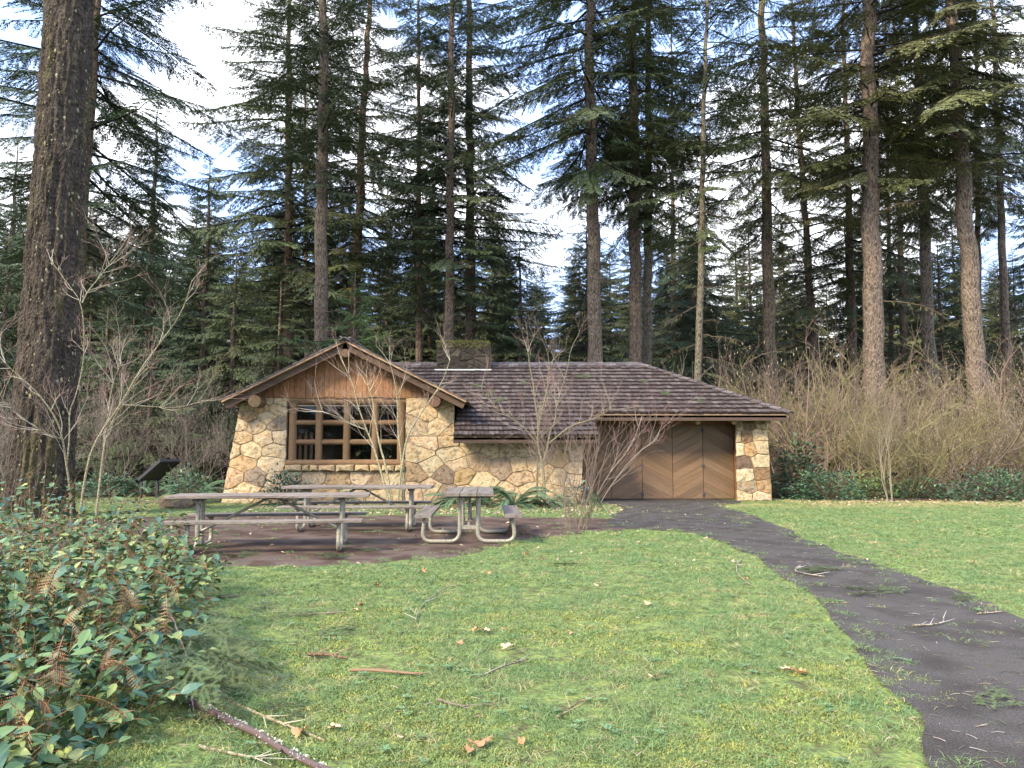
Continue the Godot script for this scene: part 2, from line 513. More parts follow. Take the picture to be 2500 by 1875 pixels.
func make_lodge() -> void:
	var r := RandomNumberGenerator.new()
	r.seed = 41
	var o := thing("stone_lodge", "tan stone lodge with brown shingle roof, timber gable and chevron plank doors", "building", Vector3(0, 0, -21))
	var tan := Color(0.49, 0.425, 0.32)
	var pal := [tan, Color(0.42, 0.33, 0.23), Color(0.27, 0.225, 0.185), Color(0.47, 0.345, 0.21)]
	# walls: a core with stones set proud of it
	var fw := part("front_wall", o)
	var core := MB.new()
	var mc := Color(0.27, 0.22, 0.16)
	core.slab(-6.15, -2.9, 0, 1.02, -0.45, -0.004, mc)
	core.slab(-2.9, -1.6, 0, 2.86, -0.45, -0.004, mc)
	core.slab(-1.6, 1.9, 0, 1.95, -0.45, -0.004, mc)
	# battered pier
	core.quad(Vector3(-7.84, 0, -0.004), Vector3(-7.4, 2.62, -0.004), Vector3(-6.15, 2.86, -0.004), Vector3(-6.15, 0, -0.004), mc)
	core.quad(Vector3(-7.84, 0, -0.45), Vector3(-7.4, 2.62, -0.45), Vector3(-7.4, 2.62, -0.004), Vector3(-7.84, 0, -0.004), mc)
	core.quad(Vector3(-6.15, 0, -0.45), Vector3(-6.15, 2.86, -0.45), Vector3(-6.15, 2.86, -0.004), Vector3(-6.15, 0, -0.004), mc)
	mi("mortar", core.mesh(), M.mortar, fw)
	stones(fw, [[-6.68, 2.8], [-6.34, 2.8], [-7.25, 2.64], [-6.85, 2.61], [-6.45, 2.55], [-7.2, 2.37], [-6.68, 2.34], [-6.39, 2.12], [-7.42, 2.12], [-6.99, 2.08], [-7.37, 1.8], [-6.72, 1.76], [-6.3, 1.8], [-7.62, 1.44], [-7.14, 1.46], [-6.45, 1.44], [-7.32, 1.08], [-6.52, 1.06], [-7.57, 0.72], [-6.97, 0.70], [-7.18, 0.36], [-6.39, 0.6], [-7.5, 0.1], [-6.57, 0.14]],
		[[-7.87, 0], [-6.15, 0], [-6.15, 2.87], [-6.9, 2.87], [-7.42, 2.7]], [5, 7, 16, 18, 19, 3], 101, pal)
	stones(fw, [[-5.45, 0.68], [-4.68, 0.64], [-4.07, 0.7], [-3.7, 0.55], [-3.26, 0.68], [-5.82, 0.27], [-5.06, 0.25], [-4.29, 0.27], [-3.55, 0.2], [-5.95, 0.7], [-3.0, 0.3]],
		[[-6.15, 0], [-2.9, 0], [-2.9, 0.86], [-6.15, 0.86]], [1, 3, 6], 102, pal)
	stones(fw, [[-2.64, 0.83], [-2.22, 1.02], [-2.7, 0.33], [-2.2, 0.4], [-1.81, 0.79], [-2.49, 1.33], [-1.65, 1.33], [-1.47, 1.03], [-1.31, 0.77], [-1.07, 1.6], [-0.93, 1.11], [-0.55, 1.5], [-0.14, 1.5], [-0.28, 0.97], [-0.82, 0.6], [0.24, 1.03], [0.38, 1.45], [0.58, 1.05], [0.3, 0.7], [0.85, 0.81], [1.47, 1.6], [1.31, 1.24], [1.78, 1.28], [1.76, 0.98], [1.2, 0.69], [1.71, 0.6], [1.1, 0.3], [0.5, 0.35], [-0.1, 0.25], [-1.2, 0.22], [-1.81, 0.25], [1.7, 0.22], [0.9, 1.49], [-2.3, 1.68], [-1.75, 1.72]],
		[[-2.9, 0], [1.92, 0], [1.92, 1.82], [-2.9, 1.82]], [0, 4, 8, 10, 13, 21, 15, 30], 103, pal)
	stones(fw, [[-2.55, 2.75], [-1.95, 2.75], [-2.35, 2.45], [-1.72, 2.42], [-2.62, 2.1], [-1.98, 2.06], [-1.7, 1.9]],
		[[-2.9, 1.82], [-1.55, 1.82], [-1.6, 2.87], [-2.9, 2.87]], [], 104, pal)
	var ledge := part("stone_ledge", o)
	var lx := -6.15
	var f2 := noise(9, 1.0, 3)
	for wdt in [0.47, 0.2, 0.24, 0.46, 0.52, 0.4, 0.33, 0.36, 0.27]:
		var s := stone_mesh(PackedVector2Array([Vector2(lx, 0.865), Vector2(lx + wdt, 0.865), Vector2(lx + wdt, 1.045), Vector2(lx, 1.045)]), r, f2, vary(Color(0.44, 0.36, 0.25), r, 0.16), 0.15, 0.008)
		mi("stone", s, M.stone, ledge)
		lx += wdt
	# gable of vertical planks
	var ap := Vector2(-4.46, 4.22)
	var gw := part("gable_wall", o)
	var x := -7.55
	while x < -1.45:
		var wdt := r.randf_range(0.20, 0.34)
		var x1 := minf(x + wdt, -1.4)
		var low := 2.87 + r.randf_range(-0.02, 0.02)
		var t0 := ap.y - 0.5 * absf(x - ap.x)
		var t1 := ap.y - 0.5 * absf(x1 - ap.x)
		if minf(t0, t1) > low + 0.02:
			var mb := MB.new()
			var z := 0.012 + r.randf_range(0, 0.014)
			var col := vary(Color(0.38, 0.20, 0.095), r, 0.2)
			var a := x + 0.004
			var b := x1 - 0.004
			var pg := [Vector2(a, low), Vector2(b, low + r.randf_range(-0.015, 0.015)), Vector2(b, t1)]
			if a < ap.x and b > ap.x: pg.append(ap)
			pg.append(Vector2(a, t0))
			for i in pg.size():
				var p: Vector2 = pg[i]
				var q: Vector2 = pg[(i + 1) % pg.size()]
				mb.quad(Vector3(p.x, p.y, z), Vector3(q.x, q.y, z), Vector3(q.x, q.y, z - 0.03), Vector3(p.x, p.y, z - 0.03), col)
				if i > 0 and i < pg.size() - 1:
					mb.tri(Vector3(pg[0].x, pg[0].y, z), Vector3(p.x, p.y, z), Vector3(q.x, q.y, z), col)
			mi("plank", mb.mesh(), M.wood_y, gw)
		x = x1
	var back := MB.new()
	back.tri(Vector3(-7.3, 2.75, -0.03), Vector3(-4.46, 4.2, -0.03), Vector3(-1.6, 2.75, -0.03), Color(0.26, 0.15, 0.08))
	mi("sheathing", back.mesh(), M.interior, gw)
	# window of peeled logs, four by three panes
	var win := part("window", o, Vector3(0, 0, -0.12))
	var lc := Color(0.26, 0.165, 0.09)
	var xs := [-6.0, -5.28, -4.52, -3.75, -3.03]
	mi("lintel_log", log_mesh(Vector3(-6.2, 2.78, 0), Vector3(-2.85, 2.78, 0), 0.1, vary(lc, r), r), M.log_x, win)
	mi("sill_log", log_mesh(Vector3(-6.16, 1.1, 0.06), Vector3(-2.88, 1.1, 0.06), 0.085, vary(lc * 1.15, r), r), M.log_x, win)
	for i in 5:
		mi("mullion_log", log_mesh(Vector3(xs[i], 1.12, 0.02), Vector3(xs[i], 2.74, 0.02), 0.098 if i > 0 and i < 4 else 0.11, vary(lc, r), r), M.log_y, win)
	var ys := [1.16, 1.66, 2.19, 2.70]
	for i in 4:
		for k in 3:
			if k > 0:
				mi("rail_log", log_mesh(Vector3(xs[i] + 0.06, ys[k], 0), Vector3(xs[i + 1] - 0.06, ys[k], 0), 0.076, vary(lc, r), r), M.log_x, win)
			var y0: float = ys[k] + (0.055 if k > 0 else 0.02)
			var y1: float = ys[k + 1] - 0.055
			var x0: float = xs[i] + 0.085
			var x1: float = xs[i + 1] - 0.085
			var fr := MB.new()
			var fc := Color(0.42, 0.33, 0.24)
			fr.slab(x0 - 0.02, x1 + 0.02, y0 - 0.03, y0, -0.035, 0.0, fc)
			fr.slab(x0 - 0.02, x1 + 0.02, y1, y1 + 0.03, -0.035, 0.0, fc)
			fr.slab(x0 - 0.03, x0, y0, y1, -0.035, 0.0, fc)
			fr.slab(x1, x1 + 0.03, y0, y1, -0.035, 0.0, fc)
			mi("pane_frame", fr.mesh(), M.dark, win)
			var pn := MB.new()
			pn.quad(Vector3(x0 - 0.005, y0 - 0.005, -0.02), Vector3(x0 - 0.005, y1 + 0.005, -0.02), Vector3(x1 + 0.005, y1 + 0.005, -0.02), Vector3(x1 + 0.005, y0 - 0.005, -0.02), Color.WHITE)
			mi("pane", pn.mesh(), M.glass, win)
	# other walls and the room
	var sh := MB.new()
	var wc := Color(0.40, 0.30, 0.18)
	sh.slab(-7.55, -7.2, 0, 2.75, -8.2, -0.46, wc)
	sh.slab(7.05, 7.35, 0, 2.3, -8.2, -2.2, wc)
	sh.slab(1.5, 1.85, 0, 2.4, -1.7, -0.46, wc)
	mi("side_wall", sh.mesh(), M.mortar, o)
	var bw := MB.new()
	bw.slab(-7.2, -5.9, 0, 2.8, -8.2, -7.9, wc)
	bw.slab(-5.9, -4.5, 0, 1.0, -8.2, -7.9, wc)
	bw.slab(-5.9, -4.5, 1.95, 2.8, -8.2, -7.9, wc)
	bw.slab(-5.28, -5.18, 1.0, 1.95, -8.1, -7.95, Color(0.1, 0.07, 0.04))
	bw.slab(-4.5, 7.05, 0, 2.8, -8.2, -7.9, wc)
	mi("back_wall", bw.mesh(), M.mortar, o)
	var fl := MB.new()
	fl.slab(-7.2, 7.05, 0.012, 0.05, -7.9, -1.95, Color(0.16, 0.13, 0.11))
	fl.slab(-7.2, 1.5, 0.012, 0.05, -1.95, -0.46, Color(0.16, 0.13, 0.11))
	mi("floor_slab", fl.mesh(), M.interior, o)
	# doors, five leaves of chevron boards
	var dz := -1.8
	for i in 5:
		var dx := 2.03 + i * 0.9
		var lf := part("door", o, Vector3(dx, 0.03, dz))
		var up := i == 1 or i == 3
		var ang := deg_to_rad(28.0 if up else -28.0)
		var along := Vector2(cos(ang), sin(ang))
		var across := Vector2(-sin(ang), cos(ang))
		var rect := PackedVector2Array([Vector2(0.008, 0), Vector2(0.892, 0), Vector2(0.892, 2.14), Vector2(0.008, 2.14)])
		var w0 := -0.9
		while w0 < 2.4:
			var w1 := w0 + 0.222
			var pg := clip(rect, across * (w0 + 0.003), -across)
			pg = clip(pg, across * (w1 - 0.003), across)
			w0 = w1
			if pg.size() < 3: continue
			var mb := MB.new()
			var col := vary(Color(0.19, 0.122, 0.07), r, 0.16)
			var loc := []
			for p in pg: loc.append(Vector2(p.dot(along), p.dot(across)))
			for k in loc.size():
				var p: Vector2 = loc[k]
				var q: Vector2 = loc[(k + 1) % loc.size()]
				mb.quad(Vector3(p.x, p.y, 0.02), Vector3(q.x, q.y, 0.02), Vector3(q.x, q.y, -0.005), Vector3(p.x, p.y, -0.005), col)
				if k > 0 and k < loc.size() - 1:
					mb.tri(Vector3(loc[0].x, loc[0].y, 0.02), Vector3(p.x, p.y, 0.02), Vector3(q.x, q.y, 0.02), col)
			var b := mi("board", mb.mesh(), M.door_x, lf)
			b.rotation.z = ang
		var core2 := MB.new()
		core2.slab(0.004, 0.896, 0, 2.14, -0.05, -0.004, Color(0.2, 0.13, 0.075))
		mi("door_core", core2.mesh(), M.interior, lf)
		if i == 1 or i == 3:
			for hy in [0.12, 0.95, 2.0]:
				var hb := MB.new()
				hb.slab(0.86, 0.94, hy - 0.045, hy + 0.045, 0.021, 0.032, Color(0.05, 0.05, 0.055))
				hb.tube([Vector3(0.9, hy - 0.05, 0.035), Vector3(0.9, hy + 0.05, 0.035)], 0.01, 0.01, 8, Color(0.05, 0.05, 0.055), true)
				mi("hinge", hb.mesh(), M.dark, lf)
	var jamb := MB.new()
	var jc := Color(0.22, 0.12, 0.055)
	jamb.slab(6.535, 6.66, 0.0, 2.2, -1.84, -1.7, jc * 1.15)
	jamb.slab(1.9, 2.02, 0.0, 2.2, -1.84, -1.7, jc)
	jamb.slab(1.9, 6.66, 2.17, 2.36, -1.9, -1.68, jc)
	jamb.slab(1.88, 7.3, 2.36, 2.62, -2.0, -1.72, jc)
	mi("door_frame", jamb.mesh(), M.wood_x, o)
	for px in [1.98, 3.2, 4.25, 5.3, 6.33, 7.3]:
		mi("rafter_log", log_mesh(Vector3(px, 2.62, -2.6), Vector3(px, 2.24, -0.92), 0.075, vary(Color(0.42, 0.29, 0.16), r), r, 10), M.wood_z, o)
	for px in [-0.95, -0.1, 0.75, 1.6]:
		mi("rafter_log", log_mesh(Vector3(px, 2.0, -0.3), Vector3(px, 1.66, 0.42), 0.07, vary(Color(0.36, 0.25, 0.14), r), r, 10), M.wood_z, o)
	# stone pillar right of the doors
	var pl := part("stone_pillar", o, Vector3(0, 0, -1.2))
	var pc := MB.new()
	pc.quad(Vector3(6.45, 0, -0.004), Vector3(6.45, 2.3, -0.004), Vector3(7.34, 2.3, -0.004), Vector3(7.44, 0, -0.004), mc)
	pc.quad(Vector3(7.34, 2.3, -0.004), Vector3(7.34, 2.3, -1.0), Vector3(7.44, 0, -1.0), Vector3(7.44, 0, -0.004), mc)
	pc.quad(Vector3(6.67, 2.3, -0.004), Vector3(6.67, 2.3, -0.6), Vector3(6.67, 0, -0.6), Vector3(6.67, 0, -0.004), mc)
	mi("mortar", pc.mesh(), M.mortar, pl)
	stones(pl, [[6.52, 2.16], [6.82, 2.17], [7.19, 2.18], [6.47, 1.84], [6.70, 1.84], [7.12, 1.9], [6.53, 1.46], [6.84, 1.46], [7.17, 1.52], [6.66, 1.08], [7.13, 1.13], [6.7, 0.75], [7.18, 0.78], [6.79, 0.38], [7.24, 0.41], [6.62, 0.10], [7.1, 0.08]],
		[[6.43, 0], [7.44, 0], [7.35, 2.3], [6.45, 2.3]], [1, 4, 7, 9, 12, 14], 105, [tan * 1.05, Color(0.17, 0.125, 0.10), Color(0.25, 0.17, 0.11), Color(0.36, 0.26, 0.16)])
	# chimney
	var ch := part("chimney", o, Vector3(0, 0, -3.75))
	var cc := MB.new()
	cc.slab(-2.42, -0.74, 3.3, 4.92, -1.1, -0.004, Color(0.12, 0.105, 0.09))
	mi("mortar", cc.mesh(), M.mortar, ch)
	var cs := []
	for k in 26:
		cs.append([-2.42 + 1.68 * fmod(k * 0.618 + r.randf() * 0.22, 1.0), 3.9 + 1.05 * (k + r.randf_range(-1.5, 2.5)) / 26.0])
	stones(ch, cs, [[-2.44, 3.85], [-0.72, 3.85], [-0.74, 4.88], [-0.86, 4.97], [-2.44, 4.98]], [1, 4, 7, 11, 15, 19, 22], 106, [Color(0.05, 0.045, 0.04), Color(0.075, 0.066, 0.055), Color(0.10, 0.092, 0.08), Color(0.04, 0.036, 0.033)])
	var chs := part("chimney_side", ch, Vector3(-0.74, 0, 0))
	chs.rotation.y = PI / 2
	stones(chs, [[0.2, 4.1], [0.6, 4.2], [0.9, 4.5], [0.3, 4.55], [0.7, 4.85], [0.2, 4.85]], [[0, 3.85], [1.1, 3.85], [1.1, 4.95], [0, 4.95]], [1], 107, [Color(0.085, 0.072, 0.06), Color(0.14, 0.115, 0.085)])
	var mo := MB.new()
	var rm := RandomNumberGenerator.new()
	rm.seed = 5
	for k in 1500:
		var p := Vector3(-2.44 + rm.randf() * 1.72, 4.93 + rm.randf() * 0.05 - (0.0 if k % 3 else pow(rm.randf(), 2.0) * 0.22), 0.07 if k % 3 == 0 else -1.1 + rm.randf() * 1.16)
		mo.blade(p, Vector3(rm.randf_range(-0.04, 0.04), rm.randf_range(0.02, 0.06), rm.randf_range(-0.04, 0.04)), Vector3(rm.randf_range(0.01, 0.02), 0, 0), vary(Color(0.10, 0.10, 0.03), rm, 0.4))
	var moss := mi("moss", mo.mesh(), M.moss, ch)
	moss.set_meta("kind", "stuff")
	var fb := MB.new()
	fb.slab(-2.5, -0.66, 3.86, 4.06, 0.055, 0.075, Color(0.55, 0.56, 0.52))
	fb.quad(Vector3(-2.5, 3.87, 0.08), Vector3(-0.66, 3.87, 0.08), Vector3(-0.66, 3.79, 0.3), Vector3(-2.5, 3.79, 0.3), Color(0.7, 0.72, 0.72))
	mi("flashing", fb.mesh(), M.flashing, ch)
	# main roof: deck, then shingles course by course
	var mr := MB.new()
	var dk := Color(0.19, 0.13, 0.085)
	var P := func(px: float, pz: float) -> Vector3: return Vector3(px, 2.1 - 0.5 * pz, pz)
	var th := Vector3(0, -0.09, 0)
	var outline := [P.call(-1.55, 0.6), P.call(2.28, 0.6), P.call(2.28, -0.7), P.call(7.8, -0.7), P.call(4.3, -4.2), P.call(-4.08, -4.2), P.call(-1.55, -1.67)]
	for k in outline.size():
		var a: Vector3 = outline[k]
		var b: Vector3 = outline[(k + 1) % outline.size()]
		mr.quad(a, b, b + th, a + th, dk)
	for off in [Vector3.ZERO, th]:
		for q in [[0, 1, 2, 6], [2, 4, 5, 6], [2, 3, 4, 4]]:
			mr.quad(outline[q[0]] + off, outline[q[1]] + off, outline[q[2]] + off, outline[q[3]] + off, dk)
		mr.quad(Vector3(7.8, 2.45, -0.7) + off, Vector3(4.3, 4.2, -4.2) + off, Vector3(4.3, 4.2, -4.6) + off, Vector3(7.8, 2.45, -8.6) + off, dk)
		mr.quad(Vector3(7.8, 2.45, -8.6) + off, Vector3(4.3, 4.2, -4.6) + off, Vector3(-4.5, 4.2, -4.6) + off, Vector3(-4.5, 2.45, -8.6) + off, dk)
	mr.quad(Vector3(4.3, 4.2, -4.2), Vector3(-4.08, 4.2, -4.2), Vector3(-4.5, 4.2, -4.6), Vector3(4.3, 4.2, -4.6), dk)
	var roof := mi("main_roof", mr.mesh(), M.dark, o)
	# eave boards
	var eb := MB.new()
	eb.slab(2.3, 7.75, 2.27, 2.42, -0.74, -0.7, Color(0.11, 0.078, 0.062))
	eb.slab(-1.55, 2.26, 1.62, 1.77, 0.56, 0.6, Color(0.11, 0.078, 0.062))
	mi("eave_board", eb.mesh(), M.wood_x, roof)
	var slope := atan(0.5)
	var sb := Basis(Vector3.RIGHT, slope)   # local -z climbs the slope
	var rest := MB.new()
	var spots := []
	var zz := 0.64
	var course := 0
	while zz > -4.25:
		var zb := zz
		var xl := -1.55
		var xr := 2.3 if zb > -0.62 else 8.5 + zb
		if zb < -1.36: xl = maxf(-4.1, 0.12 + zb)
		if zb > -0.75 and zb <= -0.62: xr = 7.84
		var xx := xl
		while xx < xr - 0.03:
			var wd := minf(r.randf_range(0.09, 0.17), xr - xx)
			spots.append([xx + wd * 0.5, zb + r.randf_range(-0.02, 0.02), wd, zb])
			xx += wd
		zz -= 0.268
		course += 1
	var cols := [Color(0.145, 0.126, 0.13), Color(0.18, 0.16, 0.166), Color(0.115, 0.097, 0.099), Color(0.22, 0.2, 0.207), Color(0.145, 0.12, 0.118)]
	var kinds := []
	for k in 10:
		var sm := MB.new()
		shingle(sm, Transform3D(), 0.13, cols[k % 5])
		kinds.append(sm.mesh())
	var singles := 0
	for s in spots:
		var base := Vector3(s[0], 2.1 - 0.5 * s[1] + 0.006, s[1])
		var bas := sb * Basis(Vector3.UP, r.randf_range(-0.015, 0.015)) * Basis(Vector3.RIGHT, r.randf_range(-0.01, 0.01))
		if singles < 290:
			var sn := mi("shingle", kinds[r.randi() % 10], M.shingle, roof)
			sn.transform = Transform3D(bas * Basis.from_scale(Vector3((s[2] - 0.007) / 0.13, 1, 1)), base)
			singles += 1
		else:
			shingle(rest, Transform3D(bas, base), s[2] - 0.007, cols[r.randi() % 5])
	var rs := mi("shingles", rest.mesh(), M.shingle, roof)
	rs.set_meta("kind", "stuff")
	# hip and ridge caps
	for k in 17:
		var t := (k + 0.5) / 17.0
		var p := Vector3(7.86, 2.47, -0.66).lerp(Vector3(4.3, 4.25, -4.2), t)
		var cm := MB.new()
		var dirn := (Vector3(4.3, 4.22, -4.2) - Vector3(7.8, 2.45, -0.7)).normalized()
		var side := dirn.cross(Vector3.UP).normalized()
		var upn := side.cross(dirn)
		var bb := Basis(side, upn, -dirn) * Basis(Vector3.RIGHT, -0.1)
		var col: Color = cols[(k * 3) % 5] * 1.15
		for sd in [-1.0, 1.0]:
			cm.box(Transform3D(bb * Basis(Vector3.BACK, -sd * 0.28), p + side * sd * 0.075 + upn * 0.03), Vector3(0.17, 0.03, 0.33), col)
		mi("hip_cap", cm.mesh(), M.shingle, roof)
	for k in 26:
		var cm := MB.new()
		cm.box(Transform3D(Basis(Vector3.BACK, 0.06) * Basis(Vector3.RIGHT, slope), Vector3(4.2 - k * 0.32, 4.25, -4.13)), Vector3(0.33, 0.03, 0.2), cols[k % 5] * 1.1)
		mi("ridge_cap", cm.mesh(), M.shingle, roof)
	# gable roof over the left wing
	var gr := MB.new()
	for sd in [-1.0, 1.0]:
		var e0 := Vector3(-4.46 + sd * 3.24, 2.73, 0.56)
		var t0 := Vector3(-4.46, 4.35, 0.56)
		var bk := Vector3(0, 0, -9.2)
		for off in [Vector3.ZERO, Vector3(0, -0.05, 0)]:
			gr.quad(e0 + off, t0 + off, t0 + bk + off, e0 + bk + off, dk)
		gr.quad(e0, t0, t0 - Vector3(0, 0.05, 0), e0 - Vector3(0, 0.05, 0), dk)
		gr.quad(e0, e0 + bk, e0 + bk - Vector3(0, 0.05, 0), e0 - Vector3(0, 0.05, 0), dk)
	var groof := mi("gable_roof", gr.mesh(), M.wood_z, o)
	for sd in [-1.0, 1.0]:
		var e0 := Vector3(-4.46 + sd * 3.24, 2.73, 0)
		var t0 := Vector3(-4.46, 4.35, 0)
		var dirn := (t0 - e0).normalized()
		var nrm := Vector3(-dirn.y, dirn.x, 0) * (1.0 if sd < 0 else -1.0)
		var ln := e0.distance_to(t0)
		var br := MB.new()
		br.box(Transform3D(Basis(dirn, nrm, dirn.cross(nrm)), e0 + dirn * ln * 0.5 - nrm * 0.125 + Vector3(0, 0, 0.52)), Vector3(ln, 0.18, 0.05), Color(0.13, 0.085, 0.055))
		mi("bargeboard", br.mesh(), M.wood_x, groof)
		var vb := MB.new()
		vb.box(Transform3D(Basis(dirn, nrm, dirn.cross(nrm)), e0 + dirn * ln * 0.5 - nrm * 0.012 + Vector3(0, 0, 0.615)), Vector3(ln + 0.02, 0.042, 0.1), Color(0.50, 0.34, 0.21))
		mi("verge_board", vb.mesh(), M.wood_x, groof)
		var kk := 0
		var s := -0.05
		while s < ln:
			# one shake butt after the other up the verge, and long courses behind it
			var p := e0 + dirn * (s + 0.16) + nrm * 0.03
			var cm := MB.new()
			cm.box(Transform3D(Basis(dirn, nrm, dirn.cross(nrm)) * Basis(Vector3.BACK, -0.09 if sd < 0 else 0.09), p + Vector3(0, 0, 0.55)), Vector3(0.36, 0.03, 0.26), vary(cols[kk % 5], r))
			mi("shingle", cm.mesh(), M.shingle, groof)
			var lm := MB.new()
			lm.box(Transform3D(Basis(dirn, nrm, dirn.cross(nrm)) * Basis(Vector3.BACK, -0.09 if sd < 0 else 0.09), p + Vector3(0, 0, -4.1)), Vector3(0.36, 0.03, 9.0), vary(cols[kk % 5], r))
			mi("shingle_course", lm.mesh(), M.shingle, groof)
			s += 0.27
			kk += 1
	for k in 30:
		var cm := MB.new()
		cm.box(Transform3D(Basis(Vector3.RIGHT, 0.08) * Basis(Vector3.BACK, 0.46), Vector3(-4.54, 4.40, 0.6 - k * 0.3)), Vector3(0.2, 0.03, 0.34), cols[k % 5])
		cm.box(Transform3D(Basis(Vector3.RIGHT, 0.08) * Basis(Vector3.BACK, -0.46), Vector3(-4.38, 4.40, 0.6 - k * 0.3)), Vector3(0.2, 0.03, 0.34), cols[k % 5])
		mi("ridge_cap", cm.mesh(), M.shingle, groof)
	# purlin logs that carry the gable
	mi("ridge_log", log_mesh(Vector3(-4.46, 4.03, -0.5), Vector3(-4.46, 4.03, 0.58), 0.11, Color(0.2, 0.13, 0.08), r), M.wood_z, groof)
	mi("plate_log", log_mesh(Vector3(-6.86, 2.74, -0.4), Vector3(-6.86, 2.74, 0.56), 0.165, Color(0.22, 0.155, 0.09), r), M.wood_z, groof)
	mi("plate_log", log_mesh(Vector3(-2.06, 2.74, -0.4), Vector3(-2.06, 2.74, 0.5), 0.16, Color(0.2, 0.12, 0.075), r), M.wood_z, groof)
	# slatted bench inside the window
	var sbn := thing("slatted_bench", "upright wooden slats of a bench inside the lodge window", "bench", Vector3(-5.9, 0.05, -22.0))
	for k in 3:
		var sm := MB.new()
		sm.slab(-0.17 + k * 0.16, -0.09 + k * 0.16, 0.0, 1.86, 0, 0.04, Color(0.42, 0.29, 0.17))
		sm.tube([Vector3(-0.13 + k * 0.16, 1.86, 0.0), Vector3(-0.13 + k * 0.16, 1.86, 0.04)], 0.04, 0.04, 12, Color(0.42, 0.29, 0.17), true)
		mi("slat", sm.mesh(), M.wood_y, sbn)
	var seat := MB.new()
	seat.slab(-0.3, 0.4, 0.42, 0.47, -0.5, -0.01, Color(0.3, 0.2, 0.12))
	mi("seat", seat.mesh(), M.wood_x, sbn)
	for k in 2:
		var lg := MB.new()
		lg.slab(-0.26 + k * 0.55, -0.2 + k * 0.55, 0, 0.42, -0.46, -0.4, Color(0.3, 0.2, 0.12))
		mi("leg", lg.mesh(), M.wood_y, sbn)

func shingle(mb: MB, xf: Transform3D, w: float, col: Color) -> void:
	# a tapered shake: thick butt at local z = 0, thin end up the slope at z = -0.5
	var h := w * 0.5
	var p := [Vector3(-h, 0.02, 0), Vector3(h, 0.02, 0), Vector3(h, 0.085, 0), Vector3(-h, 0.085, 0), Vector3(-h, 0, -0.42), Vector3(h, 0, -0.42), Vector3(h, 0.012, -0.42), Vector3(-h, 0.012, -0.42)]
	for i in 8: p[i] = xf * p[i]
	mb.quad(p[0], p[3], p[2], p[1], Color(0.075, 0.052, 0.05))  # butt face: mossy red-brown end grain, with shade painted into its colour
	mb.quad(p[3], p[7], p[6], p[2], col)
	mb.quad(p[0], p[1], p[5], p[4], col)
	mb.quad(p[0], p[4], p[7], p[3], col)
	mb.quad(p[1], p[2], p[6], p[5], col)
	mb.quad(p[4], p[5], p[6], p[7], col)

# ---------------------------------------------------------------- conifers

func bough_mesh(seed_: int, L: float, droop: float, full := 1.0, hang := 0.35) -> ArrayMesh:
	# one live conifer bough growing along +x
	var r := RandomNumberGenerator.new()
	r.seed = seed_
	var mb := MB.new()
	var wood := Color(0.085, 0.062, 0.045)
	var green := Color(0.80, 0.86, 0.72)     # times the colour of the instance
	var ax := []
	var sway := r.randf_range(-0.12, 0.12)
	for i in 9:
		var t := i / 8.0
		ax.append(Vector3(L * t * 0.97, L * (-droop * t * t + droop * 0.55 * t * t * t * t), L * sway * t * t + r.randf_range(-0.02, 0.02) * L * t))
	mb.tube(ax, 0.009 * L + 0.006, 0.004, 4, wood)
	var s := 0.16 * L
	var sd := 1.0
	while s < L * 0.99:
		var t := s / L * 8.0
		var i := mini(int(t), 7)
		var p: Vector3 = ax[i].lerp(ax[i + 1], t - i)
		var dir: Vector3 = (ax[i + 1] - ax[i]).normalized()
		var l2 := (0.30 * (L - s) + 0.2) * r.randf_range(0.65, 1.2)
		if s < L * 0.35: l2 *= 0.75
		sd = -sd
		var ang := sd * r.randf_range(0.75, 1.15)
		var d2 := Vector3(dir.x * cos(ang) - dir.z * sin(ang), dir.y - r.randf_range(0.05, 0.3), dir.x * sin(ang) + dir.z * cos(ang)).normalized()
		var q := []
		for k in 4:
			var u := k / 3.0
			q.append(p + d2 * l2 * u + Vector3(0, -0.22 * l2 * u * u, 0))
		mb.tube(q, 0.007, 0.0025, 3, wood)
		var side2 := d2.cross(Vector3.UP).normalized()
		var b := 0.04
		while b < l2:
			var u := b / l2
			var bp: Vector3 = p + d2 * b + Vector3(0, -0.22 * l2 * u * u, 0)
			for s3 in [-1.0, 1.0]:
				var lt := r.randf_range(0.08, 0.24) * (1.0 - 0.45 * u)
				var dd: Vector3 = (d2 * r.randf_range(0.5, 1.0) + side2 * s3 * r.randf_range(0.5, 0.95) + Vector3(0, -hang * r.randf_range(-0.4, 1.9), 0)).normalized() * lt
				var w: Vector3 = dd.cross(Vector3(r.randf_range(-0.6, 0.6), 1, r.randf_range(-0.6, 0.6))).normalized() * r.randf_range(0.009, 0.018)
				var k2 := r.randf_range(0.62, 1.2)
				mb.blade(bp, dd, w, Color(green.r * k2, green.g * k2, green.b * k2 * r.randf_range(0.85, 1.1)))
			b += r.randf_range(0.019, 0.033) / full
		# the tip
		mb.blade(q[3] - d2 * 0.04, d2 * 0.14, side2 * 0.014, green)
		s += r.randf_range(0.06, 0.11)
	return mb.mesh()

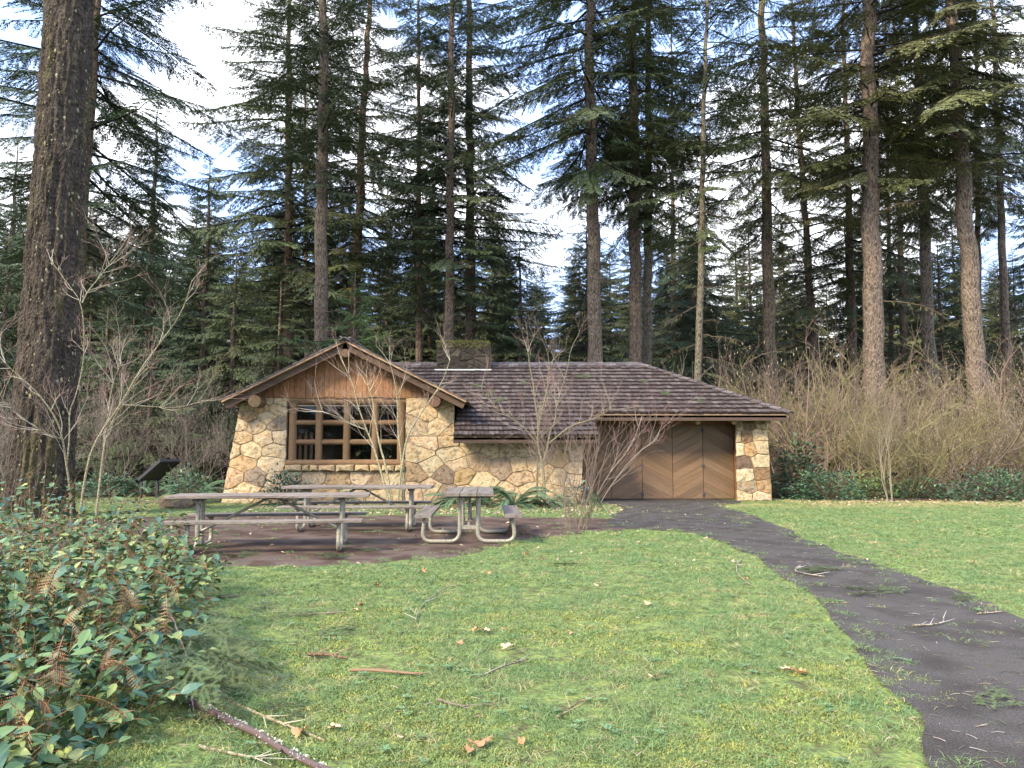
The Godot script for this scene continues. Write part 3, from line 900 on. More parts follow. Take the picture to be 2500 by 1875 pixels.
func limb_mesh(seed_: int, L: float) -> ArrayMesh:
	# a dead bare limb with a few twigs and tufts of moss
	var r := RandomNumberGenerator.new()
	r.seed = seed_
	var mb := MB.new()
	var col := Color(0.10, 0.078, 0.055)
	var pts := []
	var bend := r.randf_range(-0.35, 0.1)
	for i in 7:
		var t := i / 6.0
		pts.append(Vector3(L * t, bend * L * t * t + r.randf_range(-0.02, 0.02) * L, r.randf_range(-0.03, 0.03) * L))
	mb.tube(pts, 0.026, 0.007, 5, col)
	for k in int(6 + L * 5):
		var t := r.randf_range(0.25, 0.98) * 6.0
		var i := mini(int(t), 5)
		var p: Vector3 = pts[i].lerp(pts[i + 1], t - i)
		var d := Vector3(r.randf_range(0.2, 1), r.randf_range(-0.7, 0.35), r.randf_range(-1, 1)).normalized()
		var l := r.randf_range(0.2, 0.6)
		mb.tube([p, p + d * l * 0.5, p + d * l + Vector3(0, -0.08, 0)], 0.008, 0.003, 3, col)
		if r.randf() < 0.5:
			mb.blade(p, Vector3(0, -r.randf_range(0.06, 0.2), 0), Vector3(0.014, 0, 0), Color(0.14, 0.13, 0.05))
	return mb.mesh()

func trunk_mesh(seed_: int, H: float, rad: float, lean: float, col: Color, sides := 14) -> ArrayMesh:
	var r := RandomNumberGenerator.new()
	r.seed = seed_
	var f := noise(seed_, 0.5, 3)
	var mb := MB.new()
	var pts := []
	var rs := PackedFloat32Array()
	var m := int(H / 0.8) + 2
	for i in m:
		var h := -0.25 + (H + 0.25) * i / float(m - 1)
		pts.append(Vector3(lean * h + f.get_noise_1d(h) * 0.10 * rad * 4.0, h, f.get_noise_1d(h + 90) * 0.2 * rad))
		rs.push_back(maxf(0.02, rad * (pow(1.0 - clampf(h, 0, H) / H, 0.72) + 0.35 * exp(-maxf(h, 0) * 1.6)) * (1.0 + 0.04 * f.get_noise_1d(h * 3.0))))
	mb.tube_r(pts, rs, sides, col)
	return mb.mesh()

func crown(tree: Node3D, H: float, hs: float, lmax: float, n: int, seed_: int, tint: Color, lean: float, style := "fir", hole := 0.0) -> void:
	var r := RandomNumberGenerator.new()
	r.seed = seed_
	var cn := part("crown", tree)
	var habit := r.randf_range(-0.18, 0.16)
	var sets := {"big": [[], []], "mid": [[], []], "small": [[], []]}
	for i in n:
		var t := (i + r.randf()) / n
		var h := hs + (H - hs) * t
		var prof := 0.0
		if style == "fir":
			prof = (0.45 + 0.55 * smoothstep(0.0, 0.18, t)) * (1.02 - pow(t, 1.5)) + 0.06
		else:
			prof = pow(1.0 - t, 0.85) + 0.05
		var l := lmax * prof * r.randf_range(0.6, 1.12)
		if l < 0.3: l = 0.3
		var az := i * 2.39996 + r.randf_range(-0.5, 0.5)
		var rise := lerpf(-0.28, 0.4, t) + r.randf_range(-0.22, 0.22) + habit
		if style == "fir" and h > 25.0 and r.randf() < 0.65: continue
		if hole > 0 and t < 0.4 and r.randf() < hole: continue
		var kind := "big" if l > 2.9 else ("mid" if l > 1.5 else "small")
		var base := 4.0 if kind == "big" else (2.4 if kind == "mid" else 1.3)
		var sc := l / base
		var b := Basis(Vector3.UP, az) * Basis(Vector3.BACK, rise) * Basis(Vector3.RIGHT, r.randf_range(-0.35, 0.35))
		sets[kind][0].append(Transform3D(b.scaled_local(Vector3(sc, sc, sc * (1.0 if r.randf() < 0.5 else -1.0))), Vector3(lean * h, h, 0)))
		sets[kind][1].append(vary(tint, r, 0.22))
	for kind in sets:
		if sets[kind][0].is_empty(): continue
		var arr: Array = boughs[kind if style == "fir" else kind + "_hem"]
		many("boughs", arr[seed_ % arr.size()], M.needle, sets[kind][0], sets[kind][1], cn)

func conifer(d: Dictionary) -> Node3D:
	var o := thing(d.get("name", "fir_tree"), d.label, "tree", Vector3(d.x, 0, d.z), 0.0, d.get("group", ""))
	var sd: int = d.seed
	var H: float = d.H
	mi("trunk", trunk_mesh(sd, H, d.r, d.get("lean", 0.0), d.get("bark", Color(0.30, 0.225, 0.165))), M.bark, o)
	crown(o, H, d.hs, d.lmax * d.get("wide", 1.25), int(d.n * d.get("thick", 0.86)), sd, d.get("tint", Color(0.052, 0.078, 0.042)), d.get("lean", 0.0), d.get("style", "fir"), d.get("hole", 0.0))
	var r := RandomNumberGenerator.new()
	r.seed = sd + 7
	for k in d.get("dead", 0):
		var h := r.randf_range(d.get("d0", 3.5), d.get("d1", 12.0))
		var lm := mi("dead_limb", limbs[r.randi() % limbs.size()], M.twig, o)
		var az := r.randf() * TAU
		lm.position = Vector3(d.get("lean", 0.0) * h, h, 0)
		lm.rotation = Vector3(0, az, r.randf_range(-0.4, 0.2))
		var s := r.randf_range(0.5, 1.2)
		lm.scale = Vector3(s, s, s)
	return o

func make_forest() -> void:
	for k in 4:
		boughs.get_or_add("big", []).append(bough_mesh(200 + k, 4.0, 0.08 + 0.07 * k, 1.0, 0.2 + 0.15 * k))
		boughs.get_or_add("mid", []).append(bough_mesh(210 + k, 2.4, 0.08 + 0.06 * k, 1.0, 0.2 + 0.15 * k))
		boughs.get_or_add("big_hem", []).append(bough_mesh(230 + k, 4.0, 0.26 + 0.04 * k, 1.25, 0.8))
		boughs.get_or_add("mid_hem", []).append(bough_mesh(240 + k, 2.4, 0.24 + 0.05 * k, 1.3, 0.8))
	for k in 2:
		boughs.get_or_add("small", []).append(bough_mesh(220 + k, 1.3, 0.12))
		boughs.get_or_add("small_hem", []).append(bough_mesh(250 + k, 1.3, 0.22, 1.3, 0.7))
	for k in 6: limbs.append(limb_mesh(300 + k, 1.6 + 0.25 * k))
	var deep := Color(0.118, 0.145, 0.080)
	var olive := Color(0.155, 0.162, 0.082)
	var blue := Color(0.100, 0.136, 0.090)
	# the trunks that can be told apart, from left to right
	var L := [
		{"x": -13.89, "z": -24.0, "lean": 0.018, "r": 0.22, "H": 30.4, "hs": 6.5, "lmax": 4.2, "n": 185, "dead": 8, "d0": 4.0, "d1": 9.0, "tint": blue, "label": "slim fir standing close behind the massive leaning trunk"},
		{"x": -11.6, "z": -40.0, "lean": -0.022, "r": 0.28, "H": 34.4, "hs": 8.0, "lmax": 5.6, "n": 199, "dead": 10, "d0": 4.0, "d1": 14.0, "tint": deep, "label": "dark fir with long layered boughs reaching left above the timber gable"},
		{"x": -13.75, "z": -52.0, "lean": -0.03, "r": 0.19, "H": 34.4, "hs": 10.0, "lmax": 3.5, "n": 127, "dead": 10, "tint": deep, "label": "thin distant fir trunk just left of the pale trunk behind the gable"},
		{"x": -7.92, "z": -32.0, "lean": -0.017, "r": 0.34, "H": 33.4, "hs": 12.5, "lmax": 3.6, "n": 150, "dead": 12, "d0": 5.0, "d1": 14.0, "tint": deep, "bark": Color(0.268, 0.224, 0.181), "label": "pale grey-brown fir trunk rising from behind the gable peak"},
		{"x": -8.58, "z": -40.0, "lean": 0.03, "r": 0.33, "H": 34.4, "hs": 9.0, "lmax": 4.2, "n": 171, "dead": 14, "d0": 5.0, "d1": 18.0, "tint": olive, "label": "fir leaning right just behind the pale trunk at the gable"},
		{"x": -4.55, "z": -38.0, "lean": -0.012, "r": 0.20, "H": 31.4, "hs": 8.0, "lmax": 3.4, "n": 150, "dead": 14, "d0": 4.0, "d1": 16.0, "tint": deep, "label": "slender dark fir between the gable peak and the chimney"},
		{"x": -2.87, "z": -35.0, "lean": 0.0, "r": 0.27, "H": 33.4, "hs": 9.0, "lmax": 3.3, "n": 157, "dead": 14, "d0": 4.5, "d1": 15.0, "tint": deep, "bark": Color(0.255, 0.205, 0.165), "label": "straight brown fir directly behind the dark stone chimney"},
		{"x": -2.02, "z": -38.0, "lean": -0.008, "r": 0.33, "H": 34.4, "hs": 7.5, "lmax": 4.6, "n": 178, "dead": 16, "d0": 5.0, "d1": 16.0, "tint": blue, "bark": Color(0.255, 0.205, 0.165), "label": "darker thick fir standing right beside the brown chimney trunk"},
		{"x": 3.44, "z": -31.0, "lean": -0.009, "r": 0.34, "H": 33.4, "hs": 12.0, "lmax": 4.4, "n": 150, "dead": 34, "d0": 5.0, "d1": 17.0, "tint": deep, "bark": Color(0.254, 0.213, 0.173), "label": "thick grey-brown fir with many bare mossy limbs behind mid roof ridge"},
		{"x": 5.21, "z": -32.5, "lean": 0.008, "r": 0.32, "H": 33.4, "hs": 11.0, "lmax": 3.6, "n": 143, "dead": 14, "d0": 4.0, "d1": 15.0, "tint": deep, "bark": Color(0.255, 0.205, 0.165), "label": "reddish-brown fir, the stouter of the close pair behind the ridge end"},
		{"x": 5.82, "z": -33.5, "lean": 0.021, "r": 0.25, "H": 31.4, "hs": 11.0, "lmax": 3.2, "n": 134, "dead": 8, "d0": 4.0, "d1": 15.0, "tint": olive, "bark": Color(0.261, 0.232, 0.181), "label": "speckled greyish fir, the thinner of the close pair behind the ridge end"},
		{"x": 9.67, "z": -46.0, "lean": 0.011, "r": 0.20, "H": 32.5, "hs": 6.0, "lmax": 3.6, "n": 157, "dead": 10, "tint": blue, "bark": Color(0.255, 0.205, 0.165), "label": "thin shaded fir right of the close pair of trunks"},
		{"x": 6.99, "z": -29.5, "lean": 0.044, "r": 0.16, "H": 26.4, "hs": 9.0, "lmax": 3.0, "n": 127, "dead": 18, "d0": 4.0, "d1": 12.0, "tint": deep, "bark": Color(0.268, 0.248, 0.189), "label": "thinnest pale lichen-spotted fir rising beside the roof hip"},
		{"x": 11.5, "z": -34.0, "lean": 0.004, "r": 0.31, "H": 33.4, "hs": 11.0, "lmax": 4.0, "n": 117, "dead": 18, "d0": 4.5, "d1": 16.0, "tint": olive, "bark": Color(0.247, 0.209, 0.160), "label": "lichen-flecked fir standing above the roof corner at the brush edge"},
		{"x": 16.77, "z": -42.0, "lean": -0.027, "r": 0.27, "H": 32.5, "hs": 8.0, "lmax": 4.0, "n": 127, "dead": 12, "tint": olive, "bark": Color(0.255, 0.205, 0.165), "label": "dark bent fir trunk leaning left behind the brush"},
		{"x": 18.67, "z": -42.0, "lean": 0.0115, "r": 0.28, "H": 32.5, "hs": 9.0, "lmax": 3.8, "n": 117, "dead": 12, "tint": deep, "bark": Color(0.255, 0.205, 0.165), "label": "near-black fir just left of the broad furrowed trunk"},
		{"x": 14.04, "z": -30.0, "lean": 0.028, "r": 0.44, "H": 34.4, "hs": 11.5, "lmax": 4.6, "n": 166, "dead": 5, "d0": 6.0, "d1": 12.0, "tint": olive, "bark": Color(0.275, 0.224, 0.189), "label": "broad furrowed red-brown trunk with a heavy low crown above the brush"},
		{"x": 23.63, "z": -48.0, "lean": 0.027, "r": 0.19, "H": 31.4, "hs": 10.0, "lmax": 3.2, "n": 88, "dead": 12, "tint": deep, "bark": Color(0.255, 0.205, 0.165), "label": "thin dark trunk right behind the broad furrowed one"},
		{"x": 23.45, "z": -46.0, "lean": 0.019, "r": 0.24, "H": 32.5, "hs": 10.0, "lmax": 3.4, "n": 88, "dead": 14, "tint": deep, "bark": Color(0.255, 0.205, 0.165), "label": "dark trunk halfway between the broad furrowed trunk and next pale one"},
		{"x": 19.68, "z": -36.0, "lean": 0.005, "r": 0.33, "H": 33.4, "hs": 12.0, "lmax": 4.2, "n": 127, "dead": 9, "d0": 5.0, "d1": 14.0, "tint": olive, "bark": Color(0.239, 0.209, 0.173), "label": "straight lichen-flecked trunk between the two broadest right-hand firs"},
		{"x": 18.25, "z": -30.0, "lean": -0.0126, "r": 0.39, "H": 34.4, "hs": 12.5, "lmax": 4.6, "n": 149, "dead": 6, "d0": 6.0, "d1": 12.0, "tint": olive, "bark": Color(0.296, 0.244, 0.202), "label": "broad pale brown fir leaning left near the right picture edge"},
		{"x": 24.17, "z": -40.0, "lean": 0.0446, "r": 0.20, "H": 31.4, "hs": 13.0, "lmax": 3.0, "n": 88, "dead": 16, "d0": 6.0, "d1": 18.0, "tint": deep, "bark": Color(0.255, 0.205, 0.165), "label": "narrow trunk close against the right side of the broad leaning fir"},
		{"x": 24.51, "z": -38.0, "lean": 0.018, "r": 0.24, "H": 32.5, "hs": 13.0, "lmax": 3.6, "n": 99, "dead": 34, "d0": 5.0, "d1": 17.0, "tint": deep, "bark": Color(0.255, 0.205, 0.165), "label": "rightmost straight trunk with many bare limbs against bright sky"},
	]
	for i in L.size():
		L[i]["seed"] = 400 + i * 3
		conifer(L[i])
	# full-crowned trees of middle height between and behind the trunks
	var mids := [
		[-16.6, -41.0, 17.5, 4.6, blue, "dark pyramidal hemlock left of the gable roof"],
		[-21.5, -45.0, 22.5, 4.4, blue, "tall spiry hemlock right of the massive leaning trunk"],
		[-26.0, -39.0, 13.0, 4.0, deep, "broad low hemlock seen right beside the massive trunk"],
		[-34.5, -52.0, 23.5, 4.8, blue, "spiry conifer at the left picture edge against white sky"],
		[-29.5, -46.0, 17.0, 4.2, deep, "shorter hemlock half hidden by the massive trunk"],
		[-12.6, -34.5, 11.0, 3.6, deep, "bushy hemlock behind the left gable eave"],
		[-6.3, -30.4, 8.6, 3.4, Color(0.125, 0.185, 0.085), "bright green young fir just behind the gable peak"],
		[-10.2, -33.5, 9.0, 3.2, deep, "young green fir left of the pale gable trunk"],
		[0.4, -37.0, 12.0, 4.0, blue, "drooping dark conifer right of the chimney"],
		[9.6, -38.5, 13.5, 4.0, blue, "dense blue-green hemlock right of the close trunk pair"],
		[12.9, -40.0, 10.0, 3.6, blue, "dark low hemlock between roof hip and brush"],
		[17.5, -47.0, 12.0, 4.0, olive, "olive conifer behind the brush left of broad furrowed trunk"],
		[23.4, -43.0, 9.0, 3.2, deep, "low dark conifer behind the right-hand brush"],
		[29.5, -42.0, 18.0, 4.6, deep, "dark layered conifer at the right picture edge"],
		[-18.6, -35.0, 8.5, 3.4, deep, "low dark hemlock above the black sign panel"],
		[-14.6, -31.0, 6.5, 3.0, deep, "small hemlock between the sign and the left eave"],
		[-22.5, -33.0, 7.5, 3.2, blue, "small hemlock right of the vine maple at left"],
		[-25.5, -32.5, 6.0, 2.8, deep, "small hemlock peeping left of the vine maple"],
		[4.2, -42.0, 15.0, 4.4, deep, "full green conifer behind the bare-limbed ridge trunk"],
		[20.8, -47.0, 16.0, 4.4, blue, "full conifer between the two broadest right-hand trunks"],
		[26.5, -47.0, 15.0, 4.2, deep, "full conifer behind the narrow trunks at right"],
	]
	for i in mids.size():
		var a: Array = mids[i]
		conifer({"name": "hemlock_tree", "x": a[0], "z": a[1], "r": 0.012 * a[2] + 0.06, "H": a[2], "hs": 0.5, "lmax": a[3], "n": int(a[2] * 9.5), "thick": 1.0, "seed": 700 + i * 7, "tint": a[4], "style": "hem", "bark": Color(0.255, 0.205, 0.165), "label": a[5]})
	# the sunlit wood far behind
	var r := RandomNumberGenerator.new()
	r.seed = 77
	var protos := []
	var far := "distant sunlit green conifer filling the gaps between the trunks"
	for k in 4:
		var green := olive.lerp(deep, k / 4.0)
		protos.append(conifer({"name": "distant_conifer", "x": -60.0 + k * 38.0, "z": -72.0, "r": 0.28, "H": 25.0, "hs": 1.0, "lmax": 5.0, "n": 300, "thick": 1.0, "seed": 900 + k * 5, "tint": green, "style": "hem", "bark": Color(0.255, 0.205, 0.165), "label": far, "group": "sunlit wood far behind the trunks"}))
	for row in 3:
		var z := -74.0 - row * 15.0
		var x := z * 0.76
		while x < -z * 0.76:
			var hh := r.randf_range(0.78, 1.12) * (1.0 + row * 0.12) * (0.95 if x > 4.0 else 1.05)
			dup(protos[r.randi() % 4], Vector3(x + r.randf_range(-1.6, 1.6), 0, z + r.randf_range(-5, 5)), r.randf() * TAU, Vector3(1, 1, 1) * hh)
			x += r.randf_range(3.4, 5.2)

func make_mirrored() -> void:
	# young trees on the viewer's side of the clearing: the window panes mirror them
	var proto: Node3D = null
	var r := RandomNumberGenerator.new()
	r.seed = 14
	for i in 9:
		var at := Vector3(-27.0 + i * 3.4, 0, 15.0 + r.randf_range(-2, 6))
		if proto == null:
			proto = conifer({"name": "young_hemlock", "x": at.x, "z": at.z, "r": 0.15, "H": 9.5, "hs": 0.4, "lmax": 3.6, "n": 150, "thick": 1.0, "seed": 990, "tint": Color(0.08, 0.115, 0.07), "style": "hem", "label": "young hemlock on the viewer's side of the clearing", "group": "young hemlocks mirrored in the window"})
		else:
			dup(proto, at, r.randf() * TAU, Vector3.ONE * r.randf_range(0.8, 1.2))

func make_big_trunk() -> void:
	# the massive tree at the left, its furrowed bark modelled as relief
	var o := thing("massive_fir", "massive dark furrowed fir trunk leaning right at the far left", "tree", Vector3(-9.97, 0, -16.4))
	var mb := MB.new()
	var f := noise(61, 1.0, 3)
	var rid := noise(62, 1.0, 3)
	rid.fractal_type = FastNoiseLite.FRACTAL_RIDGED
	var H := 34.0
	var sides := 150
	var rows := 330
	for i in rows + 1:
		var h := 15.0 * i / 300.0 if i <= 300 else 15.0 + (H - 15.0) * (i - 300) / 30.0
		h -= 0.2
		var rad := 0.56 * pow(1.0 - clampf(h, 0, H) / H, 0.62) + 0.09 * exp(-maxf(h, 0.0) * 0.85)
		for k in sides:
			var a := TAU * k / sides
			var dd := Vector3(cos(a), 0, sin(a))
			var q := dd * 2.7
			var ridge := rid.get_noise_3d(q.x, h * 0.55, q.z)
			var plate := f.get_noise_3d(q.x * 2.2, h * 3.0, q.z * 2.2)
			var root := 0.07 * sin(a * 5.0 + 0.8) * exp(-maxf(h, 0.0) * 1.1)
			var rr := rad + root + ridge * 0.075 + plate * 0.03
			mb.v.push_back(Vector3(0.0063 * h, h, 0) + dd * rr)
			var k2 := clampf(0.75 + 0.4 * f.get_noise_3d(q.x * 0.8 + 9.0, h * 0.7, q.z * 0.8), 0.4, 1.2)
			var mossy := smoothstep(0.15, 0.45, f.get_noise_3d(q.x * 0.5, h * 0.35 + 31.0, q.z * 0.5))
			mb.c.push_back(Color(0.12 * k2, 0.10 * k2, 0.084 * k2).lerp(Color(0.16, 0.145, 0.07), mossy * 0.6))
			mb.n.push_back(Vector3.ZERO)
	for i in rows:
		for k in sides:
			var k2 := (k + 1) % sides
			var a := i * sides + k
			var b := (i + 1) * sides + k
			var d := i * sides + k2
			var e := (i + 1) * sides + k2
			mb.ix.append_array(PackedInt32Array([a, d, b, b, d, e]))
	for t in range(0, mb.ix.size(), 3):
		var a := mb.ix[t]
		var b := mb.ix[t + 1]
		var d := mb.ix[t + 2]
		var nn := (mb.v[d] - mb.v[a]).cross(mb.v[b] - mb.v[a])
		mb.n[a] += nn; mb.n[b] += nn; mb.n[d] += nn
	for t in mb.n.size(): mb.n[t] = mb.n[t].normalized()
	mi("trunk", mb.mesh(), M.big_bark, o)
	# pale hanging lichen and moss tufts on the bark
	var r := RandomNumberGenerator.new()
	r.seed = 8
	var lm := MB.new()
	for k in 5:
		var x := r.randf_range(-0.5, 0.5)
		lm.blade(Vector3(x * 0.03, 0.02, 0), Vector3(r.randf_range(-0.03, 0.03), -r.randf_range(0.08, 0.2), r.randf_range(0.0, 0.02)), Vector3(r.randf_range(0.008, 0.022), 0, 0.008), Color(r.randf_range(0.8, 1.1), r.randf_range(0.9, 1.1), 0.8))
	var xs := []
	var cs := []
	for k in 700:
		var h := r.randf_range(0.6, 14.0)
		var a := r.randf_range(-0.2, PI + 0.2)
		var rad := 0.56 * pow(1.0 - h / H, 0.62) + 0.09 * exp(-h * 0.85) + 0.035
		var dd := Vector3(cos(a), 0, sin(a))
		var s := r.randf_range(0.18, 0.7)
		xs.append(Transform3D(Basis(Vector3.UP, PI / 2 - a).scaled(Vector3(s, s * r.randf_range(0.5, 1.6), s)), Vector3(0.0063 * h, h, 0) + dd * rad))
		cs.append(vary(Color(0.25, 0.24, 0.17), r, 0.3) if r.randf() < 0.6 else vary(Color(0.16, 0.155, 0.085), r, 0.3))
	many("hanging_lichen", lm.mesh(), M.moss, xs, cs, o)
	crown(o, H, 15.5, 4.5, 110, 501, Color(0.05, 0.075, 0.045), 0.0063)

# ---------------------------------------------------------------- bare shrubs and small trees

func sprig(mb: MB, r: RandomNumberGenerator, p: Vector3, dir: Vector3, len: float, rad: float, depth: int, col: Color, tipcol: Color, up: float, kids: int, thin := 0.0022) -> void:
	var pts := [p]
	var d := dir
	var m := 4 if depth > 0 else 3
	for i in m - 1:
		d = (d + Vector3(r.randf_range(-0.22, 0.22), r.randf_range(-0.16, 0.22) + up * 0.1, r.randf_range(-0.22, 0.22))).normalized()
		pts.append(pts[-1] + d * len / (m - 1))
	mb.tube(pts, rad, rad * 0.45, 4 if rad > 0.012 else 3, col if depth > 1 else col.lerp(tipcol, 0.7))
	if depth == 0:
		if thin > 0.003 and r.randf() < 0.35:
			mb.blade(pts[-1], Vector3(r.randf_range(-0.02, 0.02), -r.randf_range(0.04, 0.09), 0), Vector3(0.008, 0, 0.006), col.lerp(Color(0.5, 0.42, 0.3), 0.5))
		return
	for k in kids:
		var t := r.randf_range(0.25, 1.0) * (m - 1)
		if k == 0: t = m - 1.001
		var i := mini(int(t), m - 2)
		var q: Vector3 = pts[i].lerp(pts[i + 1], t - i)
		var ax: Vector3 = (pts[i + 1] - pts[i]).normalized()
		var side := ax.cross(Vector3(r.randf_range(-1, 1), r.randf_range(-1, 1), r.randf_range(-1, 1))).normalized()
		var nd := (ax + side * r.randf_range(0.35, 0.95) + Vector3(0, up * 0.3, 0)).normalized()
		sprig(mb, r, q, nd, len * r.randf_range(0.45, 0.72), maxf(rad * 0.5, thin), depth - 1, col, tipcol, up, kids, thin)

func shrub_mesh(seed_: int, hgt: float, stems: int, spread: float, col: Color, tipcol: Color, depth := 3, kids := 5, foot := 0.15, rad := 0.016, up := 0.5, thin := 0.0022) -> ArrayMesh:
	var r := RandomNumberGenerator.new()
	r.seed = seed_
	var mb := MB.new()
	for s in stems:
		var a := TAU * (s + r.randf()) / stems
		var o := Vector3(cos(a), 0, sin(a))
		var d := (o * spread * r.randf_range(0.2, 1.0) + Vector3.UP).normalized()
		sprig(mb, r, o * foot * r.randf() + Vector3(0, -0.03, 0), d, hgt * r.randf_range(0.5, 0.8), rad * r.randf_range(0.7, 1.2), depth, col, tipcol, up, kids, thin)
	return mb.mesh()

func from_lines(lines: Array, origin: Vector3, seed_: int, rad: float, col: Color, tipcol: Color, twiggy: int) -> Array:
	# [stems, twigs]: main stems follow polylines, twigs grow from their upper parts
	var r := RandomNumberGenerator.new()
	r.seed = seed_
	var st := MB.new()
	var tw := MB.new()
	for li in lines.size():
		var raw: Array = lines[li]
		var pts := []
		for p in raw: pts.append(Vector3(p[0], p[1], p[2]) - origin)
		if pts[0].y < 0.7: pts[0].y = -0.03
		# smooth the polyline
		for t in 2:
			var q := [pts[0]]
			for i in pts.size() - 1:
				q.append(pts[i].lerp(pts[i + 1], 0.25))
				q.append(pts[i].lerp(pts[i + 1], 0.75))
			q.append(pts[-1])
			pts = q
		var low: bool = pts[0].y < 0.0
		var rr := rad if low else rad * 0.6
		st.tube(pts, rr, 0.006, 7, col)
		var m := pts.size()
		for k in twiggy:
			var t := r.randf_range(0.32 if low else 0.1, 1.0) * (m - 1)
			var i := mini(int(t), m - 2)
			var p: Vector3 = pts[i].lerp(pts[i + 1], t - i)
			var ax: Vector3 = (pts[i + 1] - pts[i]).normalized()
			var side := ax.cross(Vector3(r.randf_range(-1, 1), r.randf_range(-1, 1), r.randf_range(-1, 1))).normalized()
			var d := (ax * r.randf_range(0.4, 1.0) + side * r.randf_range(0.4, 1.0) + Vector3(0, 0.25, 0)).normalized()
			sprig(tw, r, p, d, r.randf_range(0.3, 0.85), 0.0065, 2, col, tipcol, 0.35, 4)
	return [st.mesh(), tw.mesh()]

func make_maples() -> void:
	var bark := Color(0.52, 0.48, 0.37)
	var tip := Color(0.26, 0.14, 0.12)
	var o := thing("vine_maple", "bare lichen-spotted vine maple in front of the massive trunk", "small tree", Vector3(-8.3, 0, -15.1))
	var a := from_lines([[[-8.60, 0.01, -15.20], [-8.59, 0.58, -15.11], [-8.66, 1.15, -15.03], [-8.70, 1.62, -14.94], [-8.79, 2.02, -14.86], [-9.16, 2.55, -14.77], [-9.56, 2.91, -14.69], [-9.68, 3.07, -14.60]],
		[[-8.66, 1.15, -15.05], [-8.66, 1.70, -15.1], [-8.76, 2.18, -15.2], [-8.70, 2.46, -15.3], [-8.64, 3.09, -15.40], [-8.66, 3.59, -15.45], [-8.78, 4.41, -15.50], [-9.09, 4.78, -15.55], [-9.54, 5.34, -15.60]],
		[[-8.78, 4.41, -15.5], [-8.75, 4.71, -15.65], [-8.60, 5.02, -15.80], [-8.45, 5.38, -15.90]],
		[[-8.12, 0.0, -14.60], [-8.12, 0.86, -14.71], [-8.05, 1.55, -14.83], [-7.61, 2.29, -14.94], [-7.29, 3.05, -15.06], [-6.99, 3.55, -15.17], [-6.62, 4.20, -15.29], [-6.51, 4.86, -15.40]],
		[[-8.03, 0.0, -15.00], [-8.06, 1.15, -15.20], [-8.12, 1.70, -15.40], [-8.01, 2.19, -15.60], [-7.71, 2.92, -15.80]],
		[[-8.12, 1.7, -15.4], [-8.07, 2.74, -15.45], [-7.98, 3.18, -15.60]],
		[[-8.70, 1.61, -14.95], [-8.99, 1.78, -14.67], [-9.22, 2.09, -14.33], [-9.34, 2.42, -14.00]],
		[[-7.61, 2.29, -14.95], [-7.14, 2.27, -15.10], [-6.57, 2.24, -15.20], [-6.11, 2.42, -15.30]]], o.position, 21, 0.027, bark * 0.8, tip, 11)
	mi("stem", a[0], M.maple_bark, o)
	mi("twigs", a[1], M.twig, o).set_meta("kind", "stuff")
	o = thing("vine_maple", "bare white-barked vine maple in front of the log window", "small tree", Vector3(-2.95, 0, -19.8))
	a = from_lines([[[-3.10, 0.0, -19.70], [-3.31, 0.79, -19.73], [-3.55, 1.55, -19.77], [-3.74, 1.95, -19.80], [-4.02, 2.68, -19.83], [-4.11, 3.12, -19.87], [-4.35, 3.61, -19.90]],
		[[-3.02, 0.0, -19.80], [-3.26, 1.15, -19.83], [-3.38, 1.44, -19.87], [-3.55, 2.24, -19.90], [-3.60, 2.69, -19.93], [-3.76, 3.10, -19.97], [-3.81, 3.51, -20.00]],
		[[-2.92, 0.0, -19.80], [-2.81, 1.08, -19.73], [-2.67, 1.83, -19.67], [-2.37, 2.30, -19.60], [-2.01, 2.80, -19.53], [-1.75, 3.20, -19.47], [-1.57, 3.73, -19.40]],
		[[-2.78, 0.0, -19.90], [-2.85, 1.33, -19.86], [-2.94, 1.98, -19.82], [-2.95, 2.71, -19.78], [-3.02, 3.19, -19.74], [-3.13, 3.62, -19.70]],
		[[-3.74, 1.95, -19.80], [-4.13, 2.09, -19.70], [-4.40, 2.27, -19.60], [-4.81, 2.41, -19.50]]], o.position, 22, 0.034, bark * 1.15, tip, 11)
	mi("stem", a[0], M.maple_bark, o)
	mi("twigs", a[1], M.twig, o).set_meta("kind", "stuff")
	o = thing("vine_maple", "bare spreading vine maple before the low middle eave", "small tree", Vector3(0.85, 0, -20.2))
	a = from_lines([[[0.85, 0.0, -20.20], [0.84, 0.50, -20.20], [0.80, 1.10, -20.20], [0.66, 1.53, -20.20], [0.70, 2.10, -20.15], [0.61, 2.60, -20.1], [0.57, 3.10, -20.1], [0.45, 3.71, -20.1], [0.41, 4.12, -20.1]],
		[[0.80, 1.1, -20.20], [0.94, 1.53, -20.17], [1.00, 1.95, -20.10], [1.12, 2.13, -20.05], [1.14, 2.49, -20.0], [1.28, 2.99, -20.0], [1.44, 3.49, -20.0], [1.53, 4.01, -20.00]],
		[[0.96, 1.6, -20.18], [1.51, 2.07, -19.95], [1.93, 2.18, -19.75], [2.26, 2.31, -19.60], [2.53, 2.51, -19.40]],
		[[0.67, 1.6, -20.20], [0.32, 2.03, -20.1], [-0.08, 2.31, -20.0], [-0.52, 2.61, -19.9], [-0.80, 2.99, -19.8]],
		[[0.70, 2.10, -20.15], [0.83, 2.61, -20.1], [0.94, 3.13, -20.1], [0.99, 3.76, -20.1]],
		[[0.65, 0.0, -20.40], [0.66, 0.97, -20.35], [0.69, 1.37, -20.30]]], o.position, 23, 0.046, bark * 0.75, tip, 14)
	mi("stem", a[0], M.maple_bark, o)
	mi("twigs", a[1], M.twig, o).set_meta("kind", "stuff")
	o = thing("twiggy_shrub", "upright clump of reddish bare stems at the lawn edge", "shrub", Vector3(1.15, 0, -13.9))
